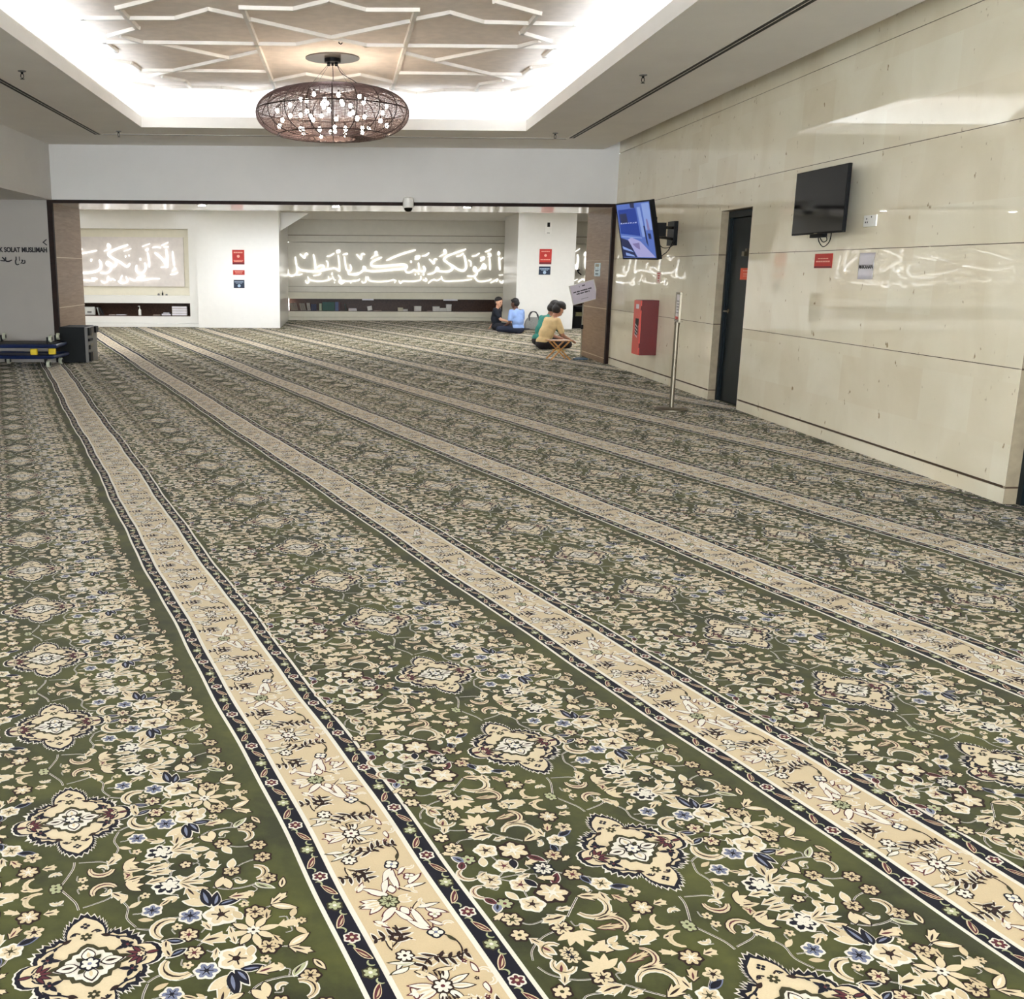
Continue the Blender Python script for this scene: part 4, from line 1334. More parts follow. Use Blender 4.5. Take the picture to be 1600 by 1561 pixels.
mw = mat('white card box', srgb(214, 210, 204), 0.6)
pbox('card_box', 'cream small box right of centre in the niche', (1.62, 30.74, ZB), (1.77, 30.9, ZB + 0.10), mat('cream card box', srgb(200, 192, 170), 0.6))
pbox('card_box', 'flat white box touching the small cream box', (1.775, 30.74, ZB), (1.91, 30.9, ZB + 0.055), mw)
pbox('card_box', 'square white box standing alone in the niche', (2.10, 30.74, ZB), (2.31, 30.9, ZB + 0.145), mw)
book('thin brown booklet between the white boxes', 2.48, 0.012, 0.15, 0.15, (134, 92, 74), flat=True)
pbox('card_box', 'white box, left of the three in a row near the seated men', (2.65, 30.74, ZB), (2.85, 30.9, ZB + 0.135), mw)
pbox('card_box', 'low white box, middle of the three near the seated men', (2.856, 30.74, ZB), (3.045, 30.9, ZB + 0.09), mw)
pbox('card_box', 'tall white box, right of the three near the seated men', (3.052, 30.74, ZB), (3.20, 30.9, ZB + 0.20), mw)
for px_, w_, lab in ((0.56, 0.34, 'small white tab hanging at the top of the niche, left one'), (2.95, 0.42, 'small white tab hanging at the top of the niche, right one')):
    m = MB()
    m.box((0, -0.004, -0.035), (w_, 0.0, 0.005))
    o = m.build('label_strip', M_paper)
    o.location = (px_, 30.679, 0.62)
    tag(o, lab, 'label')

# left niche things
ZL = 0.2865
t = thing('pump_bottle', 'slim white pump bottle standing in the left niche', 'bottle', (-5.19, 26.8, ZL))
m = MB()
m.lathe([(0.034, 0), (0.036, 0.01), (0.036, 0.13), (0.028, 0.15), (0.014, 0.16), (0.014, 0.175)], 20)
m.build('bottle_body', M_whiteplastic, t, smooth=True)
m = MB()
m.tube([(0, 0, 0.17), (0, 0, 0.235)], 0.007, 8)
m.tube([(0, 0, 0.235), (-0.045, 0, 0.228)], 0.008, 8)
m.build('pump', M_whiteplastic, t)
t = thing('tissue_box', 'pale rounded box at the far left of the left niche beside the case', 'box', (-6.47, 26.85, ZL))
m = MB()
m.box((-0.14, -0.06, 0), (0.14, 0.06, 0.21))
m.build('box_body', mat('pale grey plastic', srgb(206, 206, 200), 0.4), t, bevel=0.03)
m = MB()
m.box((-0.05, -0.062, 0.06), (0.06, -0.059, 0.1))
m.build('opening', M_greymetal, t)
for bx, col, ln, lab in ((-6.24, (190, 190, 184), -0.25, 'pale book leaning against the pale box in the left niche'), (-6.14, (36, 38, 40), -0.45, 'black folder leaning beside the pale book in the left niche')):
    book(lab, bx, 0.025, 0.20, 0.13, col, ln, y=26.8, z=ZL)
for bx, w, h, col, z, lab in ((-5.98, 0.02, 0.16, (120, 86, 54), 0, 'thin tan booklet lying in the left niche'), (-5.80, 0.028, 0.26, (44, 32, 28), 0, 'dark booklet lying in the left niche'),
                              (-4.86, 0.014, 0.17, (196, 176, 150), 0, 'thin cream booklet lying right of the pump bottle'), (-4.64, 0.045, 0.24, (34, 40, 56), 0, 'dark navy folder lying in the left niche'),
                              (-4.60, 0.03, 0.16, (58, 66, 92), 0.0455, 'small blue notebook on the navy folder')):
    book(lab, bx, w, h, 0.16, col, flat=True, y=26.8, z=ZL + z)
for i in range(4):
    book('olive edged brown volume stacked at the right end of the left niche', -4.37, 0.058, 0.38, 0.2, (134, 112, 84) if i % 2 else (124, 118, 70), flat=True, y=26.78, z=ZL + i * 0.0585, group='stack of brown volumes')
t = thing('small_tap', 'tiny dark metal fitting on the ledge below the lettered board', 'fitting', (-4.6, 26.84, 0.79))
m = MB()
m.lathe([(0.02, 0), (0.018, 0.05), (0.006, 0.09), (0.004, 0.12)], 12)
m.build('stem', M_black, t, smooth=True)
m = MB()
m.lathe([(0.03, 0), (0.03, 0.03), (0.02, 0.05)], 12, (-0.1, 0, 0))
m.lathe([(0.03, 0), (0.03, 0.02), (0.02, 0.04)], 12, (0.1, 0, 0))
m.build('side_cup', M_greymetal, t, smooth=True)

# black rack behind the right pier
t = thing('audio_rack', 'black open rack with shelves beyond the placard, right of the pier', 'rack', (6.0, 26.9, 0.007))
m = MB()
m.box((0, 0, 0), (0.7, 0.45, 0.30))
m.box((0, 0, 0.30), (0.03, 0.45, 0.56))
m.box((0.67, 0, 0.30), (0.7, 0.45, 0.56))
m.box((0, 0, 0.50), (0.7, 0.45, 0.56))
m.box((0.03, 0.40, 0.3), (0.67, 0.43, 0.5))
m.build('rack_body', M_black, t)
m = MB()
m.box((0.05, 0.05, 0.305), (0.3, 0.35, 0.36))
m.box((0.06, 0.05, 0.365), (0.26, 0.35, 0.40))
m.build('folded_cloth', mat('olive cloth', srgb(110, 106, 70), 0.8), t)
t = thing('wall_hook', 'small black hook bracket on the band beside the right letters', 'hook', (6.98, 30.77, 1.42))
m = MB()
m.tube([(-0.08, 0, 0.06), (-0.06, -0.02, 0.0), (0.03, -0.02, -0.07)], 0.018, 6)
m.tube([(-0.10, 0, 0.06), (-0.02, 0, 0.07)], 0.02, 6)
m.build('hook', M_black, t)

# ------------------------------------------------------------------ handbag
hb_ = thing('handbag', 'grey handbag with two upright handles on the carpet beside the man in light blue', 'bag', (4.80, 26.1, 0.004), math.radians(4))
M_bag = mat('grey woven bag fabric', srgb(128, 128, 124), 0.7, noise=0.3, nscale=120)
m = MB()
prof = [(0.0, 0.255, 0.085), (0.03, 0.265, 0.09), (0.16, 0.26, 0.08), (0.26, 0.235, 0.06), (0.34, 0.19, 0.035), (0.37, 0.16, 0.02)]
vs, fs = [], []
n = 28
prof = [(z * .84, a * .9, b) for z, a, b in prof]
for z, a, b in prof:
    for k in range(n):
        w = 2 * PI * k / n
        cx_, sy_ = math.cos(w), math.sin(w)
        vs.append((a * math.copysign(abs(cx_) ** 0.5, cx_), b * math.copysign(abs(sy_) ** 0.6, sy_), z))
for i in range(len(prof) - 1):
    for k in range(n):
        fs.append((i * n + k, i * n + (k + 1) % n, (i + 1) * n + (k + 1) % n, (i + 1) * n + k))
fs += [tuple(range(n - 1, -1, -1)), tuple((len(prof) - 1) * n + k for k in range(n))]
m.add(vs, fs)
m.build('body', M_bag, hb_, smooth=True)
m = MB()
m.box((-0.238, -0.088, 0.002), (0.238, 0.088, 0.045))
m.build('base_panel', mat('dark bag base', srgb(46, 46, 50), 0.5), hb_, bevel=0.01)
for sy in (-1, 1):
    m = MB()
    m.tube(catmull([(-0.12, sy * 0.055, 0.23), (-0.115, sy * 0.05, 0.35), (-0.06, sy * 0.045, 0.44), (0.04 + 0.02 * sy, sy * 0.045, 0.44), (0.10, sy * 0.05, 0.36), (0.12, sy * 0.055, 0.23)], 6), 0.012, 8)
    m.build('handle', mat('dark bag base', srgb(46, 46, 50), 0.5), hb_, smooth=True)


# ------------------------------------------------------------------ people
def ell(c, r, n=18):
    return ('e', Vector(c), r if isinstance(r, (tuple, list)) else (r, r, r))


def cap(a, b, ra, rb):
    return ('c', Vector(a), Vector(b), ra, rb)


def grow(name, parts, m, parent, voxel=0.009, smooth=6, floor=None):
    """one continuous surface grown over overlapping volumes"""
    bm = bmesh.new()
    for p in parts:
        if p[0] == 'e':
            M = Matrix.Translation(p[1]) @ Matrix.Diagonal((p[2][0], p[2][1], p[2][2], 1))
            bmesh.ops.create_icosphere(bm, subdivisions=3, radius=1, matrix=M)
        else:
            a, b, ra, rb = p[1:]
            d = b - a
            q = d.to_track_quat('Z', 'Y').to_matrix().to_4x4() if d.length > 1e-6 else Matrix.Identity(4)
            bmesh.ops.create_cone(bm, cap_ends=True, segments=16, radius1=ra, radius2=rb, depth=d.length, matrix=Matrix.Translation((a + b) / 2) @ q)
            bmesh.ops.create_icosphere(bm, subdivisions=2, radius=ra, matrix=Matrix.Translation(a))
            bmesh.ops.create_icosphere(bm, subdivisions=2, radius=rb, matrix=Matrix.Translation(b))
    me = bpy.data.meshes.new(name)
    bm.to_mesh(me)
    bm.free()
    o = bpy.data.objects.new(name, me)
    C.objects.link(o)
    r = o.modifiers.new('r', 'REMESH')
    r.mode = 'VOXEL'
    r.voxel_size = voxel
    s = o.modifiers.new('s', 'SMOOTH')
    s.factor = 0.5
    s.iterations = smooth
    dg = bpy.context.evaluated_depsgraph_get()
    me2 = bpy.data.meshes.new_from_object(o.evaluated_get(dg))
    bpy.data.objects.remove(o)
    me2.name = name
    for v in me2.vertices:
        if v.co.z < 0.0075:
            v.co.z = 0.0075
    me2.materials.clear()
    me2.materials.append(m)
    me2.polygons.foreach_set('use_smooth', [True] * len(me2.polygons))
    o = bpy.data.objects.new(name, me2)
    C.objects.link(o)
    o.parent = parent
    return o


def hand(parts, wrist, d, up, thumb, curl=0.25):
    """palm, five unequal fingers and a thumb from the palm's side"""
    d = Vector(d).normalized()
    up = Vector(up)
    up = (up - d * up.dot(d)).normalized()
    side = d.cross(up) * thumb
    w = Vector(wrist)
    pc = w + d * 0.055
    for s in (-0.027, -0.009, 0.009, 0.027):
        parts.append(cap(w + side * s * 0.6 + d * 0.01, w + side * s + d * 0.09, 0.017, 0.013))
    for s, L in ((0.030, 0.068), (0.010, 0.078), (-0.010, 0.072), (-0.030, 0.055)):
        a = w + side * s + d * 0.09
        b = a + d * L * 0.55 - up * curl * L * 0.3 + side * s * 0.25
        c = b + d * L * 0.45 - up * curl * L * 0.9
        parts.append(cap(a, b, 0.0098, 0.009))
        parts.append(cap(b, c, 0.009, 0.0075))
    a = w + side * 0.030 + d * 0.03
    b = a + side * 0.035 + d * 0.03
    parts.append(cap(a, b, 0.014, 0.011))
    parts.append(cap(b, b + side * 0.008 + d * 0.034, 0.011, 0.009))


def person(label, loc, rz, shirt, trousers, skin, hairc, lean=0.15, side=0.0, head_yaw=0.0, head_pitch=0.25, arms=None, legs='cross', hair_len=0.0, short=True, scale=1.0, collar=False):
    """seated on the floor; local +y is forward"""
    t = thing('person', label, 'person', loc, rz)
    t.scale = (scale,) * 3
    Sk = mat('skin %d' % skin[0], srgb(*skin), 0.55, noise=0.05)
    Sh = mat('shirt %d %d %d' % shirt, srgb(*shirt), 0.85, noise=0.08, nscale=10)
    Tr = mat('trousers %d %d' % trousers[:2], srgb(*trousers), 0.85, noise=0.1, nscale=10)
    Ha = mat('hair %d' % hairc[0], srgb(*hairc), 0.6, noise=0.2, nscale=80)
    f = lambda x, y, z: Vector((x + side * z, y + lean * max(0, z - 0.1) * 1.3, z))
    pel, wai, che, nb = f(0, -0.02, 0.13), f(0, -0.035, 0.30), f(0, -0.02, 0.45), f(0, 0.0, 0.585)
    hc = nb + Vector((side * 0.1, 0.035 + 0.25 * lean, 0.15))
    Hm = Matrix.Translation(hc) @ Matrix.Rotation(head_yaw, 4, 'Z') @ Matrix.Rotation(-head_pitch, 4, 'X')
    h = lambda x, y, z: Hm @ (Vector((x, y, z)) * 1.12)
    B = []
    B += [ell(pel, (0.165, 0.125, 0.12)), ell(wai, (0.14, 0.10, 0.13)), ell(che, (0.165, 0.105, 0.145)), cap(che, nb + Vector((0, 0, -0.02)), 0.09, 0.055)]
    B += [cap(nb + Vector((0, 0, -0.03)), h(0, -0.012, -0.05), 0.053, 0.05)]
    # head: skull, face, jaw, nose, ears, lips, brow
    B += [ell(h(0, -0.012, 0.035), (0.084, 0.103, 0.098)), ell(h(0, 0.02, -0.015), (0.069, 0.078, 0.095)), ell(h(0, 0.045, -0.07), (0.045, 0.042, 0.036)),
          cap(h(0, 0.088, 0.012), h(0, 0.107, -0.022), 0.008, 0.013), ell(h(0.076, -0.01, -0.005), (0.012, 0.02, 0.03)), ell(h(-0.076, -0.01, -0.005), (0.012, 0.02, 0.03)),
          cap(h(-0.02, 0.083, -0.052), h(0.02, 0.083, -0.052), 0.008, 0.008), cap(h(-0.035, 0.079, 0.024), h(0.035, 0.079, 0.024), 0.009, 0.009)]
    shl = {s: f(s * 0.175, -0.01, 0.545) for s in (-1, 1)}
    for s in (-1, 1):
        B.append(cap(nb + Vector((s * 0.03, 0, -0.03)), shl[s], 0.055, 0.052))
    SH, TRO = [], []
    arms = arms or {}
    for s in (-1, 1):
        el, wr_, dr_, up_ = arms.get(s, ((s * 0.24, 0.12, 0.30), (s * 0.12, 0.33, 0.20), (-s * 0.3, 1, -0.2), (0, 0, 1)))
        el, wr_ = Vector(el), Vector(wr_)
        B += [cap(shl[s], el, 0.046, 0.037), cap(el, wr_, 0.037, 0.024)]
        hand(B, wr_, dr_, up_, -s if Vector(up_).z > 0 else s)
        k = 0.72 if short else 0.98
        SH += [cap(shl[s], shl[s].lerp(el, k), 0.062, 0.062)]
        if not short:
            SH += [cap(el, el.lerp(wr_, 0.85), 0.05, 0.036)]
        SH += [cap(nb + Vector((s * 0.02, 0, -0.05)), shl[s] + Vector((0, 0, -0.005)), 0.06, 0.062)]
    SH += [ell(wai, (0.168, 0.125, 0.16)), ell(che, (0.185, 0.125, 0.155)), ell(pel + Vector((0, -0.005, 0.03)), (0.172, 0.132, 0.10)), cap(che, nb + Vector((0, 0, -0.045)), 0.11, 0.07),
           cap(wai, che, 0.15, 0.13), cap(nb + Vector((0, 0, -0.06)), nb + Vector((0, 0.0, -0.012)), 0.068, 0.062)]
    for s in (-1, 1):
        hip = Vector((s * 0.10, 0.02, 0.115))
        if legs == 'cross':
            kn = Vector((s * 0.36, 0.30, 0.11))
            an = Vector((-s * 0.06, 0.36 + 0.05 * s, 0.07))
            toe = an + Vector((-s * 0.15, -0.03, -0.02))
        elif legs == 'side':
            kn = Vector((s * 0.16 - 0.20, 0.34, 0.12))
            an = Vector((-0.38 + 0.1 * s, 0.12, 0.06))
            toe = an + Vector((-0.10, -0.08, -0.015))
        B += [cap(hip, kn, 0.085, 0.06), cap(kn, an, 0.056, 0.038), cap(an, toe, 0.034, 0.026)]
        TRO += [cap(hip, kn, 0.1, 0.074), cap(kn, kn.lerp(an, 0.82), 0.072, 0.056)]
    TRO += [ell(pel + Vector((0, 0, -0.02)), (0.18, 0.145, 0.11))]
    minz = 0.004
    grow('body', B, Sk, t, 0.0085, 4)
    grow('shirt', SH, Sh, t, 0.012, 7)
    tr = grow('trousers', TRO, Tr, t, 0.012, 5)
    # hair cap
    HA = [ell(h(0, -0.022, 0.052), (0.092, 0.108, 0.09)), ell(h(0, -0.045, 0.005), (0.082, 0.082, 0.085))]
    if hair_len:
        HA += [ell(h(0, -0.02, 0.07), (0.1, 0.12, 0.095)), ell(h(0, 0.06, 0.088), (0.062, 0.056, 0.034)), ell(h(0, -0.045, -0.02), (0.09, 0.085, 0.09))]
    else:
        HA += [ell(h(0, 0.035, 0.088), (0.062, 0.05, 0.036))]
    hr = grow('hair', HA, Ha, t, 0.009, 3)
    # eyes and mouth
    m = MB()
    for s in (-1, 1):
        m.sphere(tuple(h(s * 0.031, 0.081, 0.006)), 0.0105, 10)
    m.build('eye', mat('eye dark', srgb(40, 28, 24), 0.2), t, smooth=True)
    m = MB()
    m.tube([h(-0.022, 0.089, -0.054), h(0, 0.093, -0.055), h(0.022, 0.089, -0.054)], 0.003, 6)
    m.build('mouth', mat('lip tone', srgb(120, 66, 58), 0.5), t)
    if collar:
        cl = [cap(nb + Vector((0.05 * math.cos(w), 0.05 * math.sin(w), -0.01)), nb + Vector((0.056 * math.cos(w + 0.5), 0.056 * math.sin(w + 0.5), -0.012)), 0.014, 0.014) for w in [2 * PI * k / 12 for k in range(12)]]
        grow('collar', cl, Sh, t, 0.009, 2)
    return t


person('man in a black shirt leaning on one hand, facing the man in light blue', (3.84, 25.75, 0.0), math.radians(-118), (24, 28, 38), (26, 28, 38), (196, 150, 122), (24, 20, 20),
       lean=-0.02, side=0.0, head_yaw=math.radians(-25), head_pitch=0.12,
       arms={1: ((0.22, 0.16, 0.30), (0.10, 0.36, 0.24), (-0.4, 1, -0.2), (0, 0, 1)), -1: ((-0.31, -0.16, 0.33), (-0.33, -0.30, 0.09), (-0.1, -0.7, -0.75), (0, -0.4, 1))}, collar=True, scale=0.94)
person('man in a light blue shirt sitting cross-legged with his back to the viewer', (4.13, 24.5, 0.0), math.radians(28), (132, 158, 206), (28, 34, 52), (92, 62, 50), (22, 18, 18),
       lean=0.12, side=0.0, head_yaw=0.25, head_pitch=0.25,
       arms={-1: ((-0.24, 0.02, 0.28), (-0.2, 0.28, 0.18), (0.2, 1, -0.2), (0, 0, 1))}, collar=True, scale=0.94)
person('man in a green t-shirt with longer dark hair bending forward beyond the man in beige', (3.90, 20.45, 0.0), math.radians(-58), (44, 116, 104), (30, 26, 28), (132, 92, 72), (26, 20, 18),
       lean=0.34, head_yaw=-0.1, head_pitch=0.65, hair_len=1.0, scale=0.99,
       arms={-1: ((-0.22, 0.36, 0.24), (-0.12, 0.56, 0.10), (0.1, 1, -0.3), (0, 0, 1)), 1: ((0.22, 0.36, 0.24), (0.12, 0.56, 0.10), (-0.1, 1, -0.3), (0, 0, 1))})
person('man in a beige t-shirt bent forward over his lap behind the folding stool', (3.80, 19.5, 0.0), math.radians(-66), (206, 178, 130), (30, 24, 26), (176, 126, 100), (26, 22, 24),
       lean=0.30, head_yaw=0.1, head_pitch=0.70, hair_len=0.6,
       arms={-1: ((-0.23, 0.26, 0.27), (-0.10, 0.50, 0.18), (0.1, 1, -0.35), (0, 0, 1)), 1: ((0.23, 0.26, 0.27), (0.12, 0.50, 0.18), (-0.1, 1, -0.35), (0, 0, 1))})
# ------------------------------------------------------------------ the patterned carpet
TH = math.atan(0.3303)
CT, ST = math.cos(TH), math.sin(TH)
PITCH, REP = 1.345, 0.622           # row pitch, repeat along the row
S0, A0_ = 0.08, 2.005               # a medallion centre
GREEN, TAN, CREAM, WHITE, NAVY, MAROON, BROWN, OLIVE, BLUE, SAGE = range(10)
PM = [pile_mat('green wool pile', srgb(46, 50, 10), 0.35, 0.10, big=srgb(88, 92, 30)), pile_mat('tan wool pile', srgb(214, 190, 146), 0.10),
      pile_mat('cream wool pile', srgb(228, 208, 168), 0.10), pile_mat('ivory wool pile', srgb(240, 234, 220), 0.08),
      pile_mat('navy wool pile', srgb(15, 15, 34), 0.3, 0.05), pile_mat('maroon wool pile', srgb(96, 34, 46), 0.2, 0.08),
      pile_mat('brown wool pile', srgb(46, 26, 22), 0.2, 0.05), pile_mat('olive wool pile', srgb(58, 54, 22), 0.2, 0.08),
      pile_mat('dusty blue wool pile', srgb(98, 108, 146), 0.15), pile_mat('sage wool pile', srgb(176, 180, 132), 0.12)]


class Pat:
    def __init__(self):
        self.P = []                 # (points Nx2 in metres (s, t), colour, layer)

    def poly(self, pts, m, L):
        self.P.append((np.array(pts, float), m, L))

    def rose(self, s, t, r, n=5, pet=CREAM, out=None, cen=BROWN, L=1, rot=0.3, ring=0.5, cr=0.26):
        if out is not None:
            k = n * 4
            self.poly([(s + (r * 1.06 + 0.002 + r * 0.12 * math.cos(n * (2 * PI * i / k))) * math.cos(2 * PI * i / k + rot), t + (r * 1.06 + 0.002 + r * 0.12 * math.cos(n * (2 * PI * i / k))) * math.sin(2 * PI * i / k + rot)) for i in range(k)], out, L)
        for j in range(n):
            a = rot + 2 * PI * j / n
            c = (s + r * 0.60 * math.cos(a), t + r * 0.60 * math.sin(a))
            w = r * 0.92 * math.sin(PI / n) * 0.66
            self.poly([(c[0] + r * 0.42 * math.cos(b) * math.cos(a) - w * math.sin(b) * math.sin(a), c[1] + r * 0.42 * math.cos(b) * math.sin(a) + w * math.sin(b) * math.cos(a)) for b in [2 * PI * q / 7 for q in range(7)]], pet, L + 1)
        self.poly([(s + r * cr * math.cos(2 * PI * q / 6), t + r * cr * math.sin(2 * PI * q / 6)) for q in range(6)], cen, L + 2)
        if r > 0.02:
            for j in range(n):
                a = rot + 2 * PI * j / n
                self.line([(s + r * 0.2 * math.cos(a), t + r * 0.2 * math.sin(a)), (s + r * 0.62 * math.cos(a), t + r * 0.62 * math.sin(a))], r * 0.1, cen, L + 2)

    def leafp(self, s, t, ang, Ln, w, bend=0.0):
        """outline of a pointed leaf starting at (s, t)"""
        w *= 0.86
        up, dn = [], []
        for i in range(7):
            u = i / 6
            x = u * Ln
            y = bend * Ln * math.sin(PI * u * 0.5) * u
            h = w * math.sin(PI * min(1, u * 0.96 + 0.02)) ** 0.8 * (1.15 - 0.4 * u)
            up.append((x, y + h))
            dn.append((x, y - h))
        pts = up + dn[::-1]
        c, q = math.cos(ang), math.sin(ang)
        return [(s + x * c - y * q, t + x * q + y * c) for x, y in pts]

    def leaf(self, s, t, ang, Ln, w, fill=CREAM, out=None, vein=None, bend=0.0, L=1):
        ang = math.radians(ang)
        if out is not None:
            o = 0.003
            self.poly(self.leafp(s - o * 1.4 * math.cos(ang), t - o * 1.4 * math.sin(ang), ang, Ln + 3.2 * o, w + o, bend), out, L)
        self.poly(self.leafp(s, t, ang, Ln, w, bend), fill, L + 1)
        if vein is not None:
            self.poly(self.leafp(s + Ln * 0.15 * math.cos(ang), t + Ln * 0.15 * math.sin(ang), ang, Ln * 0.62, w * 0.30, bend * 0.8), vein, L + 2)

    def jag(self, s, t, ang, Ln, w, fill=CREAM, out=WHITE, vein=BROWN, L=1, k=3):
        """serrated leaf"""
        w *= 0.82
        a = math.radians(ang)
        for oo, m, l in ((0.0035, out, L), (0.0, fill, L + 1)):
            if m is None:
                continue
            up, dn = [(-oo, 0)], []
            for i in range(k):
                u0, u1 = (i + 0.45) / k, (i + 1.0) / k
                h = (w + oo) * math.sin(PI * (0.18 + 0.72 * (i + 0.5) / k)) * 1.1
                up += [((u0 + 0.18) * Ln, h + 0.0), ((u1 - 0.12) * Ln, h * 0.55)]
                dn += [((u0 + 0.18) * Ln, -h), ((u1 - 0.12) * Ln, -h * 0.55)]
            up.append((Ln * 1.08 + oo * 2, 0))
            pts = up + dn[::-1]
            self.poly([(s + x * math.cos(a) - y * math.sin(a), t + x * math.sin(a) + y * math.cos(a)) for x, y in pts], m, l)
        if vein is not None:
            self.poly(self.leafp(s + Ln * 0.12 * math.cos(a), t + Ln * 0.12 * math.sin(a), a, Ln * 0.6, w * 0.22, 0), vein, L + 2)

    def line(self, pts, w, m=WHITE, L=1, sm=0):
        P = catmull(pts, sm) if sm else [tuple(p) for p in pts]
        A, B = [], []
        for i, p in enumerate(P):
            a, b = P[max(0, i - 1)], P[min(len(P) - 1, i + 1)]
            dx, dy = b[0] - a[0], b[1] - a[1]
            l = math.hypot(dx, dy) or 1
            A.append((p[0] - dy / l * w / 2, p[1] + dx / l * w / 2))
            B.append((p[0] + dy / l * w / 2, p[1] - dx / l * w / 2))
        for i in range(len(P) - 1):
            self.poly([A[i], A[i + 1], B[i + 1], B[i]], m, L)

    def stem(self, pts, w=0.006, a=WHITE, b=NAVY, L=0, sm=4):
        self.line([(p[0] / 1000, p[1] / 1000) for p in pts], w, a, L, sm)
        self.line([(p[0] / 1000, p[1] / 1000) for p in pts], w * 0.4, b, L + 1, sm)

    def cres(self, s, t, r, w, a0, a1, fill=CREAM, out=WHITE, vein=None, L=1):
        w *= 0.82
        for oo, m, l in ((0.003, out, L), (0, fill, L + 1), (-w * 0.36, vein, L + 2)):
            if m is None:
                continue
            A, B = [], []
            for i in range(9):
                u = i / 8
                a = math.radians(a0 + (a1 - a0) * u)
                h = w / 2 * (0.25 + 0.75 * math.sin(PI * (0.12 + 0.8 * u))) + oo
                h = max(h, 0.0008)
                A.append((s + (r + h) * math.cos(a), t + (r + h) * math.sin(a)))
                B.append((s + (r - h) * math.cos(a), t + (r - h) * math.sin(a)))
            for i in range(8):
                self.poly([A[i], A[i + 1], B[i + 1], B[i]], m, l)

    def both(self):
        """add the mirror image in t"""
        self.P += [(np.stack([p[:, 0], -p[:, 1]], 1), m, L) for p, m, L in self.P]


def mm(f):
    return lambda s, t, *a, **k: f(s / 1000, t / 1000, *a, **k)


# ---- ground motifs, half a repeat (t from 0 to 311 mm), mirrored afterwards
H = Pat()
ro, lf, jg, cr = mm(H.rose), mm(H.leaf), mm(H.jag), mm(H.cres)
# right of the medallion
ro(311, 82, .036, 5, CREAM, WHITE, BROWN)
lf(300, 118, 60, .055, .015, NAVY, WHITE, BLUE, .2)
lf(312, 118, 20, .05, .013, NAVY, WHITE, BLUE, -.2)
lf(292, 132, 140, .06, .019, CREAM, WHITE, None, .2)
lf(292, 122, 100, .075, .017, NAVY, WHITE, BLUE, -.1)
ro(208, 236, .032, 7, NAVY, WHITE, NAVY)
ro(212, 236, .022, 6, WHITE, None, WHITE, L=3)
for a, l_ in ((24, .06), (-12, .065), (-50, .055)):
    jg(236, 238, a, l_, .012, CREAM, WHITE, BROWN, 2, 2)
jg(250, 214, -70, .055, .020, TAN, WHITE, BROWN, 1, 2)
cr(262, 275, .026, .014, 190, 330, CREAM, WHITE)
ro(162, 149, .021, 6, BLUE, WHITE, NAVY)
ro(243, 100, .024, 6, BLUE, WHITE, NAVY)
lf(180, 160, 35, .04, .008, CREAM, None, BROWN)
H.stem([(118, 150), (140, 148), (162, 149)], .004)
H.stem([(120, 95), (150, 82), (178, 108), (240, 100)], .005)
cr(192, 66, .034, .026, 60, 230, CREAM, WHITE, BROWN)
jg(178, 30, -100, .035, .016, CREAM, WHITE, BROWN, 1, 2)
ro(229, 33, .021, 6, CREAM, BROWN, MAROON)
lf(214, 14, 160, .045, .011, NAVY, WHITE, BLUE)
H.stem([(229, 33), (245, 8), (266, 0)], .004)
ro(387, 66, .023, 6, TAN, BROWN, BROWN)
H.stem([(368, 0), (374, 32), (387, 66)], .0045)
H.stem([(387, 66), (410, 72), (432, 80)], .004)
jg(428, 82, 35, .052, .017, CREAM, BROWN, BROWN, 1, 2)
lf(430, 78, -28, .06, .013, CREAM, BROWN, WHITE)
lf(352, 52, 110, .035, .012, TAN, WHITE, None)
jg(405, 28, 75, .04, .014, TAN, OLIVE, BROWN, 1, 2)
jg(340, 142, -8, .052, .020, CREAM, BROWN, MAROON, 1, 2)
H.stem([(312, 196), (345, 175), (395, 172), (445, 186)], .005)
lf(320, 190, 60, .045, .013, CREAM, BROWN, None)
lf(350, 176, 95, .045, .013, CREAM, BROWN, None)
lf(300, 194, 165, .045, .010, CREAM, BROWN, TAN)
ro(446, 187, .021, 6, TAN, BROWN, BROWN)
ro(452, 282, .021, 6, TAN, BROWN, BROWN)
ro(366, 247, .021, 6, TAN, BROWN, BROWN)
lf(366, 262, 70, .035, .012, CREAM, WHITE, None)
H.stem([(366, 247), (400, 272), (452, 282)], .0045)
cr(418, 222, .028, .018, 270, 440, TAN, WHITE, BROWN)
lf(414, 176, -60, .045, .010, SAGE, WHITE, BROWN, .3)
jg(330, 270, 95, .035, .020, CREAM, WHITE, None, 1, 2)
lf(326, 258, 200, .04, .012, CREAM, WHITE, None)
lf(468, 140, 70, .04, .010, CREAM, BROWN, BROWN)
lf(462, 20, 60, .035, .010, TAN, OLIVE, None)
# between medallions
jg(160, 262, 5, .05, .016, CREAM, WHITE, BROWN, 1, 2)
jg(165, 301, -5, .06, .016, CREAM, WHITE, BROWN, 1, 2)
H.stem([(215, 262), (225, 300), (205, 311)], .004)
cr(62, 262, .028, .022, 20, 200, CREAM, BROWN, MAROON)
jg(78, 250, -50, .04, .016, CREAM, WHITE, BROWN, 1, 2)
for a in (-40, 0, 35, 75):
    lf(116, 262, a, .038, .009, CREAM, BROWN, None)
lf(112, 288, 10, .05, .011, CREAM, None, BROWN)
lf(112, 296, 55, .035, .010, TAN, None, MAROON)
H.stem([(0, 208), (-6, 240), (-30, 290), (-42, 311)], .0055)
H.stem([(10, 214), (60, 226), (80, 240)], .0045)
H.stem([(96, 215), (110, 180), (104, 140), (120, 100)], .005)
lf(96, 200, 60, .035, .009, CREAM, None, None)
lf(112, 176, 30, .035, .009, CREAM, None, None)
lf(128, 124, -20, .035, .009, TAN, None, None)
ro(-48, 305, .015, 5, SAGE, OLIVE, OLIVE)
